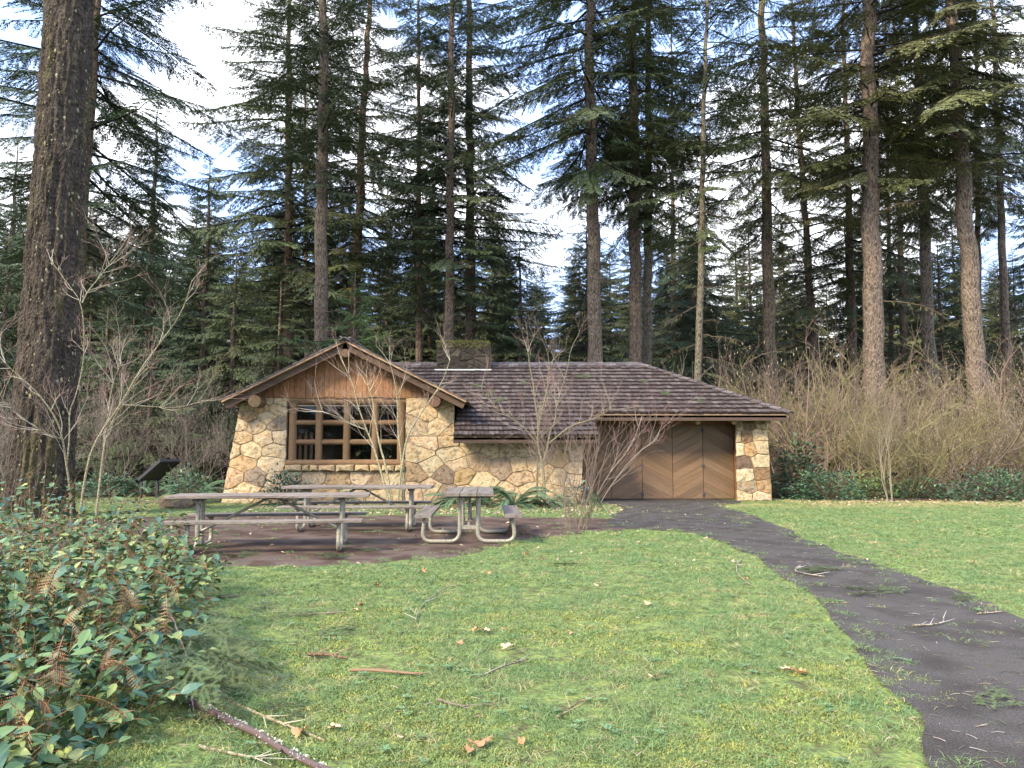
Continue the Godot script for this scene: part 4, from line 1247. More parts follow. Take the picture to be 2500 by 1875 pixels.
	mi("stems", shrub_mesh(31, 2.1, 24, 0.42, Color(0.22, 0.165, 0.125), Color(0.22, 0.155, 0.125), 2, 3, 0.2, 0.008), M.twig, o).set_meta("kind", "stuff")
	var rt := from_lines([[[1.25, 0.0, -13.9], [1.5, 0.6, -13.8], [1.75, 1.05, -13.7], [2.1, 1.45, -13.6], [2.3, 2.0, -13.6]], [[1.3, 0.0, -13.9], [1.7, 0.75, -13.6], [2.1, 1.3, -13.4], [2.5, 1.6, -13.3]]], o.position, 33, 0.007, Color(0.27, 0.22, 0.18), tip, 6)
	mi("long_stem", rt[0], M.twig, o)
	mi("twigs", rt[1], M.twig, o).set_meta("kind", "stuff")
	var fol := []
	var fc := []
	var r := RandomNumberGenerator.new()
	r.seed = 3
	for k in 2:
		fol.append(Transform3D(Basis(Vector3.UP, r.randf() * TAU) * Basis(Vector3.BACK, -0.9) * Basis.from_scale(Vector3.ONE * 0.34), Vector3(r.randf_range(0.2, 0.4), r.randf_range(0.4, 0.75), r.randf_range(0.0, 0.2))))
		fc.append(Color(0.09, 0.12, 0.05))
	many("caught_sprays", boughs["small"][0], M.needle, fol, fc, o)

func make_brush() -> void:
	var r := RandomNumberGenerator.new()
	r.seed = 55
	var warm := Color(0.22, 0.165, 0.125)
	var tipw := Color(0.235, 0.175, 0.135)
	var cool := Color(0.20, 0.17, 0.145)
	var mossy := Color(0.20, 0.18, 0.085)
	var umber := Color(0.15, 0.115, 0.09)
	var pale := Color(0.30, 0.245, 0.19)
	var red := Color(0.22, 0.155, 0.125)
	var kinds := []
	for k in 7:
		kinds.append(shrub_mesh(600 + k, 3.4, 7, 1.35, [warm, mossy, red, umber, pale, umber, mossy][k], [tipw, mossy, red, tipw, pale, umber, mossy][k], 3, [4, 5, 4, 5, 4, 4, 5][k], 0.5, 0.034, [0.1, -0.1, 0.2, 0.0, 0.15, 0.05, -0.15][k], 0.0042))
	for k in 3:
		kinds.append(shrub_mesh(640 + k, 3.4, 7, 0.9, cool, Color(0.22, 0.18, 0.155), 3, 4, 0.35, 0.022, 0.2, 0.004))
	# x from, x to, z, count, scale, label, group, kinds from, to
	var rows := [
		[8.8, 24.0, -24.8, 11, 0.85, "bare brown shrub in the right-hand front row, %s out from the lodge", "front row of brush right of the lodge", 0, 6],
		[8.5, 28.0, -27.0, 14, 1.15, "tall bare shrub in the right-hand middle row, %s out from the lodge", "thick brush right of the lodge", 0, 6],
		[7.5, 32.0, -31.0, 14, 1.35, "bare shrub in the right-hand back row, %s out from the lodge", "back of the right-hand brush", 0, 6],
		[-1.5, 8.5, -31.0, 8, 1.05, "bare shrub top above the roof ridge, %s from the chimney", "shrubs behind the roof ridge", 0, 6],
		[-21.0, -8.8, -26.5, 9, 0.72, "greyish bare shrub behind the sign, %s out from the lodge", "grey brush left of the lodge", 7, 9],
		[-27.0, -9.0, -31.5, 10, 0.95, "grey bare shrub deep in the left wood, %s out from the lodge", "brush in the shaded wood on the left", 7, 9],
		[-34.0, 34.0, -38.0, 20, 1.2, "dim bare understorey shrub among the trunks", "understorey among the trunks", 0, 9],
	]
	var words := ["first", "second", "third", "fourth", "fifth", "sixth", "seventh", "eighth", "ninth", "tenth", "eleventh", "twelfth", "thirteenth", "fourteenth"]
	for a in rows:
		var n: int = a[3]
		for i in n:
			var m: Mesh = kinds[a[7] + r.randi() % (a[8] - a[7] + 1)]
			var x: float = lerpf(a[0], a[1], (i + r.randf_range(0.2, 0.8)) / n)
			var o := mi("bare_shrub", m, M.twig)
			var nth: String = words[(i if a[0] > -5.0 else n - 1 - i) % words.size()]
			var shared: bool = n > words.size()
			tag(o, a[5] if shared else a[5] % nth, "shrub", a[6])
			o.position = Vector3(x, 0, a[2] + r.randf_range(-1.0, 1.0))
			o.rotation.y = r.randf() * TAU
			var s: float = a[4] * r.randf_range(0.75, 1.15)
			o.scale = Vector3(s, s * r.randf_range(0.85, 1.1), s)
	var one := mi("bare_shrub", shrub_mesh(661, 2.6, 5, 0.5, Color(0.27, 0.225, 0.175), tipw, 3, 4, 0.2, 0.014), M.twig)
	tag(one, "lone pale-stemmed bare shrub on dry grass right of the lodge", "shrub")
	one.position = Vector3(10.6, 0, -21.8)

# ---------------------------------------------------------------- green shrubs and ferns

func leafy_mesh(seed_: int, rx: float, ry: float, rz: float, n: int, ll: float, cols: Array) -> ArrayMesh:
	var r := RandomNumberGenerator.new()
	r.seed = seed_
	var mb := MB.new()
	var f := noise(seed_, 1.4, 2)
	for k in 14:
		var a := r.randf() * TAU
		mb.tube([Vector3(0, -0.02, 0), Vector3(cos(a) * rx * 0.4, ry * 0.5, sin(a) * rz * 0.4), Vector3(cos(a) * rx * 0.8, ry * r.randf_range(0.6, 0.95), sin(a) * rz * 0.8)], 0.012, 0.004, 3, Color(0.14, 0.09, 0.06))
	for k in n:
		var a := r.randf() * TAU
		var e := asin(r.randf_range(-0.05, 1.0))
		var d := Vector3(cos(a) * cos(e), sin(e), sin(a) * cos(e))
		var lump := 0.82 + 0.4 * f.get_noise_3dv(d * 2.0)
		var rad := lump * pow(r.randf(), 0.22)
		var p := Vector3(d.x * rx, maxf(d.y * ry, 0.03), d.z * rz) * rad
		var dir := (Vector3(d.x, d.y * 0.4 + r.randf_range(-0.5, 0.4), d.z) + Vector3(r.randf_range(-0.8, 0.8), 0, r.randf_range(-0.8, 0.8))).normalized()
		var l := ll * r.randf_range(0.65, 1.2)
		var sd := dir.cross(Vector3(r.randf_range(-0.5, 0.5), 1, r.randf_range(-0.5, 0.5))).normalized() * l * 0.24
		var upn := sd.cross(dir).normalized() * l * 0.05
		var col := vary(cols[r.randi() % cols.size()], r, 0.25)
		var q := p + dir * l * 0.45
		mb.tri(p, q + sd + upn, p + dir * l, col)
		mb.tri(p, p + dir * l, q - sd + upn, col)
	return mb.mesh()

func frond_mesh(seed_: int, L: float, arch: float, wide: float, col: Color, pairs := 30, toothed := false) -> ArrayMesh:
	var r := RandomNumberGenerator.new()
	r.seed = seed_
	var mb := MB.new()
	var pts := []
	for i in 9:
		var t := i / 8.0
		pts.append(Vector3(L * t * (1.0 - 0.25 * t * arch), L * arch * (0.9 * t - 0.95 * t * t), 0.03 * L * sin(t * 4.0 + seed_)))
	mb.tube(pts, 0.005, 0.0015, 3, col * 0.7)
	for k in pairs:
		var t := 0.1 + 0.9 * k / pairs
		var i := mini(int(t * 8), 7)
		var p: Vector3 = pts[i].lerp(pts[i + 1], t * 8 - i)
		var ax: Vector3 = (pts[i + 1] - pts[i]).normalized()
		var l := wide * sin(PI * pow(clampf(1.0 - t * 0.97, 0, 1), 0.6)) * r.randf_range(0.9, 1.05) + 0.006
		for s in [-1.0, 1.0]:
			var d := (Vector3(0, -0.28 - r.randf() * 0.15, s) + ax * 0.3).normalized()
			var c := vary(col, r, 0.15)
			if toothed:
				mb.tube([p, p + d * l], 0.0016, 0.001, 3, c)
				var m := maxi(2, int(l / 0.012))
				for j in m:
					var u := (j + 1.0) / m
					var q := p + d * l * u
					for s2 in [-1.0, 1.0]:
						var dd: Vector3 = (ax * s2 + d * 0.4 + Vector3(0, r.randf_range(-0.7, 0.3), 0)).normalized() * minf(0.02, l * 0.2) * (1.15 - u)
						mb.blade(q, dd, d * 0.0035, vary(c, r, 0.3))
			else:
				mb.blade(p, d * l, ax * L * 0.45 / pairs, c)
	return mb.mesh()

func make_green() -> void:
	var r := RandomNumberGenerator.new()
	r.seed = 91
	var dk := [Color(0.07, 0.14, 0.08), Color(0.085, 0.165, 0.07), Color(0.055, 0.12, 0.085)]
	var li := [Color(0.12, 0.21, 0.075), Color(0.085, 0.16, 0.07), Color(0.16, 0.23, 0.08)]
	# x, z, rx, ry, rz, leaves, label
	for a in [
		[9.2, -22.6, 1.4, 1.05, 0.8, 1900, dk, "low glossy evergreen shrub at the right foot of the stone pillar"],
		[11.2, -24.0, 1.1, 0.8, 0.8, 1100, li, "small light green shrub behind the lone pale-stemmed shrub"],
		[14.0, -22.4, 1.9, 1.05, 1.0, 2400, dk, "broad dark evergreen mound on the right behind dry grass"],
		[16.4, -22.2, 1.9, 1.2, 1.0, 2400, li, "broad light-tipped evergreen mound at the right picture edge"],
		[19.0, -22.6, 1.8, 1.0, 1.0, 1700, dk, "evergreen mound just past the light-tipped one"],
		[12.5, -23.6, 1.0, 0.7, 0.7, 800, dk, "little dark evergreen shrub between the two right-hand mounds"],
		[8.9, -24.0, 1.0, 2.1, 0.9, 900, [Color(0.075, 0.13, 0.07), Color(0.1, 0.15, 0.08)], "tall loose rhododendron behind the stone pillar corner"],
		[-5.9, -20.2, 0.78, 1.05, 0.5, 1300, [Color(0.05, 0.11, 0.085), Color(0.07, 0.14, 0.1), Color(0.04, 0.085, 0.06)], "blue-green holly-leaved shrub below the window corner"],
		[-8.75, -21.0, 0.75, 1.15, 0.6, 900, dk, "dark evergreen shrub at the left corner of the lodge"],
		[-12.6, -24.2, 1.1, 0.9, 0.8, 1100, dk, "rounded evergreen shrub left of the black sign"],
		[-10.0, -24.6, 1.3, 0.8, 0.8, 1100, dk, "low evergreen shrub right behind the black sign"],
		[-14.8, -22.5, 1.3, 0.8, 0.9, 1000, dk, "evergreen shrub half hidden behind the massive trunk"],
		[1.75, -20.3, 0.4, 0.85, 0.3, 260, [Color(0.06, 0.12, 0.10), Color(0.1, 0.17, 0.15)], "thin blue-leaved shrub at the foot of the door jamb"],
		[-4.4, -20.5, 0.4, 0.45, 0.3, 260, dk, "tiny leafy shrub under the middle of the window"],
	]:
		var o := mi("evergreen_shrub", leafy_mesh(int(absf(a[0]) * 10) + 3, a[2], a[3], a[4], a[5], 0.11 if a[3] < 1.5 else 0.2, a[6]), M.leaf)
		tag(o, a[7], "shrub")
		o.position = Vector3(a[0], 0, a[1])
	# sword ferns: rosettes of arching fronds
	var fm := []
	for k in 3: fm.append(frond_mesh(70 + k, 1.15, 0.85 - 0.12 * k, 0.12, Color(0.075, 0.13, 0.068), 44))
	var brown := frond_mesh(79, 0.8, 0.5, 0.07, Color(0.28, 0.15, 0.07))
	for a in [
		[-1.35, -19.6, 0.95, "sword fern between the back table and the end-on table"],
		[0.05, -19.2, 1.15, "largest sword fern, right behind the end-on table"],
		[0.85, -19.5, 0.9, "sword fern at the foot of the middle vine maple"],
		[-0.6, -20.3, 0.9, "sword fern against the stone wall behind the end-on table"],
		[-9.3, -22.8, 1.25, "drooping sword fern right of the black sign"],
		[-11.6, -24.4, 1.2, "sword fern just behind the black sign post"],
		[-13.0, -22.6, 1.0, "sword fern left of the black sign"],
	]:
		var o := thing("sword_fern", a[3], "fern", Vector3(a[0], 0, a[1]))
		for k in 32:
			var fr := mi("frond", fm[k % 3] if k % 8 != 7 else brown, M.fern, o)
			fr.rotation = Vector3(r.randf_range(-0.3, 0.3), k * 2.4 + r.randf_range(-0.3, 0.3), r.randf_range(-0.35, 0.5) if k % 8 != 7 else -0.35)
			var s: float = a[2] * r.randf_range(0.75, 1.1)
			fr.scale = Vector3(s, s, s)
			fr.position = Vector3(0, 0.06, 0)

# ---------------------------------------------------------------- picnic tables, sign

func round_path(pts: Array, rad: float) -> Array:
	# polyline with its inner corners rounded
	var out := [pts[0]]
	for i in range(1, pts.size() - 1):
		var a: Vector3 = pts[i] + (pts[i - 1] - pts[i]).normalized() * rad
		var b: Vector3 = pts[i] + (pts[i + 1] - pts[i]).normalized() * rad
		for k in 7:
			var t := k / 6.0
			out.append(a.lerp(pts[i], t).lerp(pts[i].lerp(b, t), t))
	out.append(pts[-1])
	return out

func board(x0: float, x1: float, y: float, z0: float, z1: float, th: float, col: Color) -> ArrayMesh:
	# a plank with eased edges, top at y
	var mb := MB.new()
	var e := 0.006
	var sec := [Vector2(z0 + e, y), Vector2(z1 - e, y), Vector2(z1, y - e), Vector2(z1, y - th + e), Vector2(z1 - e, y - th), Vector2(z0 + e, y - th), Vector2(z0, y - th + e), Vector2(z0, y - e)]
	for i in 8:
		var a: Vector2 = sec[i]
		var b: Vector2 = sec[(i + 1) % 8]
		mb.quad(Vector3(x0, a.x, 0) * Vector3(1, 0, 0) + Vector3(0, a.y, a.x), Vector3(x0, b.y, b.x), Vector3(x1, b.y, b.x), Vector3(x1, a.y, a.x), col)
	for x in [x0, x1]:
		for i in range(1, 7):
			mb.tri(Vector3(x, sec[0].y, sec[0].x), Vector3(x, sec[i].y, sec[i].x), Vector3(x, sec[i + 1].y, sec[i + 1].x), col)
	return mb.mesh()

func table(at: Vector3, turn: float, L: float, label: String, seed_: int) -> void:
	var r := RandomNumberGenerator.new()
	r.seed = seed_
	var o := thing("picnic_table", label, "picnic table", at, turn, "picnic tables on the pad")
	var wood := Color(0.30, 0.27, 0.245)
	var z := -0.372
	for k in 3:
		mi("top_plank", board(-L * 0.5 + r.randf_range(-0.012, 0.012), L * 0.5 + r.randf_range(-0.012, 0.012), 0.765 + r.randf_range(-0.003, 0.003), z, z + 0.243, 0.045, vary(wood, r, 0.08)), M.table_x, o)
		z += 0.25
	for s in [-1.0, 1.0]:
		mi("bench_plank", board(-L * 0.475, L * 0.475, 0.45, s * 0.66 - 0.125, s * 0.66 + 0.125, 0.042, vary(wood * 1.04, r, 0.1)), M.table_x, o)
	var pipe := Color(0.36, 0.355, 0.315)
	var fx := L * 0.5 - 0.38
	for e in [-1.0, 1.0]:
		var fr := part("end_frame", o)
		for s in [-1.0, 1.0]:
			var mb := MB.new()
			mb.tube(round_path([Vector3(e * fx, 0.70, s * 0.135), Vector3(e * fx, 0.036, s * 0.135), Vector3(e * fx, 0.036, s * 0.70), Vector3(e * fx, 0.405, s * 0.655)], 0.15), 0.030, 0.030, 12, pipe, true)
			mi("bent_pipe", mb.mesh(), M.pipe, fr)
			var sp := MB.new()
			sp.box(Transform3D(Basis(), Vector3(e * fx, 0.397, s * 0.66)), Vector3(0.06, 0.02, 0.22), Color(0.06, 0.05, 0.045))
			mi("seat_bracket", sp.mesh(), M.dark, fr)
		var cb := MB.new()
		cb.box(Transform3D(Basis(), Vector3(e * fx, 0.70, 0)), Vector3(0.07, 0.035, 0.66), Color(0.07, 0.06, 0.05))
		mi("top_bracket", cb.mesh(), M.dark, fr)
		var cp := MB.new()
		cp.box(Transform3D(Basis(), Vector3(e * fx, 0.245, 0)), Vector3(0.012, 0.06, 0.27), pipe)
		mi("cross_plate", cp.mesh(), M.pipe, fr)
		var br := MB.new()
		br.tube([Vector3(e * (fx - 0.01), 0.25, 0), Vector3(e * 0.06, 0.71, 0)], 0.019, 0.019, 10, pipe, true)
		mi("brace", br.mesh(), M.pipe, o)
	var mp := MB.new()
	mp.box(Transform3D(Basis(), Vector3(0, 0.71, 0)), Vector3(0.2, 0.018, 0.5), Color(0.06, 0.05, 0.045))
	mi("middle_bracket", mp.mesh(), M.dark, o)

func make_props() -> void:
	table(Vector3(-3.42, 0.008, -11.1), 0.145, 2.72, "weathered picnic table nearest the leafy shrub, long side to the viewer", 1)
	table(Vector3(-2.74, 0.008, -13.95), 0.03, 2.62, "picnic table farthest back, in front of the log window", 2)
	table(Vector3(-0.67, 0.008, -12.38), PI / 2 + 0.03, 2.2, "picnic table seen end-on beside the grass edge", 3)
	# angled information panel on a bent post
	var s := thing("sign_panel", "black angled information panel on a bent steel post", "sign", Vector3(-10.95, 0, -22.9), -0.35)
	var bk := Color(0.03, 0.03, 0.036)
	for k in 2:
		var pm := MB.new()
		pm.slab(-0.04, 0.04, 0, 0.66, -0.03 - k * 0.62, 0.02 - k * 0.62, bk)
		mi("post", pm.mesh(), M.dark, s)
	var tilt := Basis(Vector3.BACK, 0.62)
	var fr := MB.new()
	fr.box(Transform3D(tilt, Vector3(0.36, 0.86, -0.31)), Vector3(0.96, 0.05, 0.8), bk)
	var panel := mi("panel", fr.mesh(), M.dark, s)
	var rim := MB.new()
	for q in [[Vector3(0, 0.0, 0.39), Vector3(0.98, 0.085, 0.04)], [Vector3(0, 0.0, -0.39), Vector3(0.98, 0.085, 0.04)], [Vector3(0.475, 0, 0), Vector3(0.04, 0.085, 0.74)], [Vector3(-0.475, 0, 0), Vector3(0.04, 0.085, 0.74)]]:
		rim.box(Transform3D(tilt, Vector3(0.36, 0.86, -0.31) + tilt * q[0]), q[1], bk * 1.3)
	mi("rim", rim.mesh(), M.dark, panel)
	# boulder and a flat mossy stone
	var f := noise(17, 1.0, 3)
	for a in [[-8.15, -19.2, 0.55, 0.30, 0.4, "low flat mossy stone behind the left table"], [0.12, -13.0, 0.2, 0.15, 0.12, "small dark clod of earth under the right bench of end-on table"]]:
		var sm := SphereMesh.new()
		sm.radial_segments = 22
		sm.rings = 12
		var arr := sm.get_mesh_arrays()
		var mb := MB.new()
		var vs: PackedVector3Array = arr[Mesh.ARRAY_VERTEX]
		var ii: PackedInt32Array = arr[Mesh.ARRAY_INDEX]
		for t in range(0, ii.size(), 3):
			var q := []
			for k in 3:
				var p: Vector3 = vs[ii[t + k]] * 2.0
				p *= 1.0 + 0.22 * f.get_noise_3dv(p * 1.6 + Vector3(a[0], 0, 0))
				q.append(Vector3(p.x * a[2], clampf(p.y, -0.5, 0.55) * a[3] * 1.3 + a[3] * 0.4, p.z * a[4]))
			var up: bool = (q[2] - q[0]).cross(q[1] - q[0]).normalized().y > 0.5
			mb.tri(q[0], q[1], q[2], Color(0.15, 0.155, 0.07) if up and a[2] > 0.3 else Color(0.15, 0.12, 0.1))
		var o := mi("boulder" if a[2] > 0.3 else "earth_clod", mb.mesh(), M.stone)
		tag(o, a[5], "stone" if a[2] > 0.3 else "clod")
		o.position = Vector3(a[0], 0, a[1])

# ---------------------------------------------------------------- foreground

func leaf_mesh(fold: float, curl: float) -> ArrayMesh:
	# an ovate leaf one unit long along +x, folded at the midrib
	var mb := MB.new()
	var ts := [0.0, 0.18, 0.42, 0.7, 1.0]
	var ws := [0.0, 0.2, 0.27, 0.18, 0.0]
	for i in 4:
		var a := Vector3(ts[i], -curl * ts[i] * ts[i], 0)
		var b := Vector3(ts[i + 1], -curl * ts[i + 1] * ts[i + 1], 0)
		for s in [-1.0, 1.0]:
			var c := a + Vector3(0, ws[i] * fold, ws[i] * s)
			var d := b + Vector3(0, ws[i + 1] * fold, ws[i + 1] * s)
			if ws[i] > 0: mb.tri(a, c, b, Color.WHITE)
			if ws[i + 1] > 0: mb.tri(c, d, b, Color.WHITE)
	return mb.mesh()

func tinted(mesh: ArrayMesh, col: Color) -> ArrayMesh:
	var a := mesh.surface_get_arrays(0)
	var c: PackedColorArray = a[Mesh.ARRAY_COLOR]
	for i in c.size(): c[i] = Color(c[i].r * col.r, c[i].g * col.g, c[i].b * col.b)
	a[Mesh.ARRAY_COLOR] = c
	var m := ArrayMesh.new()
	m.add_surface_from_arrays(Mesh.PRIMITIVE_TRIANGLES, a)
	return m

func make_salal() -> void:
	var r := RandomNumberGenerator.new()
	r.seed = 19
	var base := [leaf_mesh(0.25, 0.15), leaf_mesh(0.1, 0.3), leaf_mesh(0.4, -0.05)]
	var cols := [Color(0.06, 0.12, 0.052), Color(0.08, 0.145, 0.055), Color(0.055, 0.115, 0.075), Color(0.10, 0.165, 0.06), Color(0.21, 0.25, 0.08), Color(0.05, 0.10, 0.06)]
	var kinds := []
	for m in base:
		for c in cols: kinds.append(tinted(m, c))
	for a in [
		[-5.6, -8.8, 1.9, 1.2, 2300, "tallest leafy salal mound at the foot of the massive trunk"],
		[-4.0, -7.0, 1.3, 0.95, 2300, "salal mound reaching toward the nearest picnic table"],
		[-3.3, -5.3, 1.15, 0.9, 2300, "salal mound full of brown fern fronds at the left edge"],
		[-2.75, -4.1, 1.0, 0.62, 2000, "lowest nearest salal mound in the bottom left corner"],
		[-2.7, -3.0, 0.85, 0.5, 1200, "salal mound running out of the frame at the bottom left"],
		[-6.6, -7.2, 1.5, 1.05, 800, "salal mound cut off by the left picture edge"],
	]:
		var o := thing("salal_shrub", a[5], "shrub", Vector3(a[0], 0, a[1]))
		var st := MB.new()
		var xs := []
		var cs := []
		var singles := []
		var f := noise(int(a[4] + a[0] * 10), 1.3, 2)
		var spots := []
		# arching stems carry alternate leaves
		var stems := int(a[4] / 7.5)
		for k in stems:
			var az := r.randf() * TAU
			var rr: float = a[2] * sqrt(r.randf()) * 0.95
			var foot := Vector3(cos(az) * rr, 0, sin(az) * rr)
			var lump: float = 0.75 + 0.45 * f.get_noise_2d(foot.x * 1.2, foot.z * 1.2)
			var top: float = a[3] * lump * sqrt(maxf(0.06, 1.0 - pow(rr / a[2], 2.0))) * r.randf_range(0.75, 1.15)
			var lean := Vector3(cos(az + r.randf_range(-1.2, 1.2)), 0, sin(az + r.randf_range(-1.2, 1.2))) * r.randf_range(0.1, 0.32)
			var pts := []
			for i in 6:
				var t := i / 5.0
				pts.append(foot + Vector3(0, top * (1.25 * t - 0.25 * t * t), 0) + lean * t * t)
			st.tube(pts, 0.004, 0.002, 3, Color(0.26, 0.14, 0.07))
			for i in 11:
				var t := 0.25 + 0.75 * i / 10.0
				var j := mini(int(t * 5), 4)
				var p: Vector3 = pts[j].lerp(pts[j + 1], t * 5 - j)
				var ya := r.randf() * TAU
				var b := Basis(Vector3.UP, ya) * Basis(Vector3.BACK, r.randf_range(-0.75, 0.55)) * Basis(Vector3.RIGHT, r.randf_range(-0.6, 0.6))
				var l := lerpf(0.045, 0.12, pow(r.randf(), 1.6))
				spots.append([Transform3D(b.scaled_local(Vector3(l, l, l)), p), t + r.randf() * 0.3])
		spots.sort_custom(func(p, q): return p[1] > q[1])
		for i in spots.size():
			var yel := r.randf() < 0.13
			if i < 150:
				var lf := mi("leaf", kinds[r.randi() % kinds.size()], M.leaf, o)
				lf.transform = spots[i][0]
			else:
				xs.append(spots[i][0])
				cs.append(vary(cols[4] if yel else cols[r.randi() % 4], r, 0.2))
		mi("stems", st.mesh(), M.twig, o).set_meta("kind", "stuff")
		many("leaves", base[0], M.leaf, xs, cs, o)
	# withered bracken fronds hanging among the leaves
	var br := [frond_mesh(81, 0.5, 0.35, 0.11, Color(0.30, 0.15, 0.08), 13, true), frond_mesh(82, 0.42, 0.5, 0.09, Color(0.46, 0.29, 0.15), 11, true)]
	for a in [[-2.35, 0.40, -3.75, 0.3], [-2.2, 0.34, -3.7, -0.9], [-1.95, 0.36, -3.9, 1.7], [-2.0, 0.42, -4.1, -1.8], [-2.6, 0.6, -4.7, 0.4], [-2.35, 0.66, -5.0, 0.9], [-2.5, 0.55, -5.2, -0.5], [-2.9, 0.62, -5.0, 2.6], [-2.4, 0.5, -4.6, -2.0], [-2.7, 0.46, -4.3, 1.0], [-2.55, 0.42, -3.9, 2.2], [-3.0, 0.7, -5.6, 0.2], [-2.3, 0.5, -4.2, 0.0], [-2.15, 0.45, -4.4, 0.8], [-2.45, 0.6, -4.5, 1.5], [-2.3, 0.55, -4.8, -0.4], [-2.1, 0.4, -3.5, 0.6], [-2.3, 0.42, -3.3, -0.6], [-2.0, 0.36, -3.3, 1.2], [-2.75, 0.68, -4.9, -1.2], [-2.55, 0.66, -5.4, 0.5], [-2.9, 0.72, -5.9, 0.1], [-3.1, 0.75, -6.3, 0.6], [-2.6, 0.5, -3.7, -0.2], [-2.25, 0.6, -5.1, 0.3], [-2.1, 0.5, -4.9, -0.7], [-2.2, 0.66, -5.5, 1.1], [-2.4, 0.72, -5.8, -0.3], [-2.05, 0.42, -4.5, 0.2], [-1.95, 0.3, -4.1, -0.5], [-2.5, 0.62, -4.9, 0.8], [-2.65, 0.7, -5.3, 2.4], [-1.9, 0.3, -3.6, 0.9], [-2.15, 0.48, -3.9, -1.1]]:
		var o := mi("bracken_frond", br[r.randi() % 2], M.dry)
		tag(o, "withered brown bracken frond hanging among the salal leaves", "fern frond", "withered bracken fronds")
		o.position = Vector3(a[0], a[1], a[2] + 0.13)
		o.rotation = Vector3(r.randf_range(-0.5, 0.5), a[3], r.randf_range(-1.3, -0.4))
		var s := r.randf_range(0.35, 0.75)
		o.scale = Vector3(s, s, s)

func needle_spray(seed_: int, L: float) -> ArrayMesh:
	# a small fir spray with single needles, for close to the camera
	var r := RandomNumberGenerator.new()
	r.seed = seed_
	var mb := MB.new()
	var shoots := []
	var main := [Vector3.ZERO]
	for i in 6: main.append(main[-1] + Vector3(L / 6.0, r.randf_range(-0.02, 0.025) * L, r.randf_range(-0.03, 0.03) * L))
	shoots.append(main)
	for i in range(1, 7):
		for s in [-1.0, 1.0]:
			var l := L * r.randf_range(0.28, 0.5) * (1.15 - i / 8.0)
			var d := Vector3(r.randf_range(0.5, 0.9), r.randf_range(-0.15, 0.1), s).normalized()
			var q := [main[i], main[i] + d * l * 0.5, main[i] + d * l + Vector3(0.02, -0.02 * L, 0)]
			shoots.append(q)
			for s2 in [-1.0, 1.0]:
				var d3: Vector3 = (d + Vector3(d.z, r.randf_range(-0.1, 0.1), -d.x) * s2 * 0.7).normalized()
				shoots.append([q[1], q[1] + d3 * l * 0.22, q[1] + d3 * l * 0.45])
	for sh in shoots:
		mb.tube(sh, 0.0024, 0.001, 3, Color(1.3, 0.75, 0.9))
		for i in sh.size() - 1:
			var a: Vector3 = sh[i]
			var b: Vector3 = sh[i + 1]
			var d := (b - a).normalized()
			var sd := d.cross(Vector3.UP).normalized()
			var t := 0.0
			var ln := a.distance_to(b)
			while t < ln:
				for s in [-1.0, 1.0]:
					var nd: Vector3 = (d * r.randf_range(0.4, 0.9) + sd * s + Vector3(0, r.randf_range(-0.3, 0.6), 0)).normalized() * r.randf_range(0.016, 0.026)
					var p := a + d * t
					var w := nd.cross(Vector3(r.randf_range(-0.5, 0.5), 1, r.randf_range(-0.5, 0.5))).normalized() * 0.0016
					var c := r.randf_range(0.75, 1.2)
					mb.tri(p - w, p + nd, p + w, Color(c, c, c * 0.95))
				t += 0.0055
	return mb.mesh()

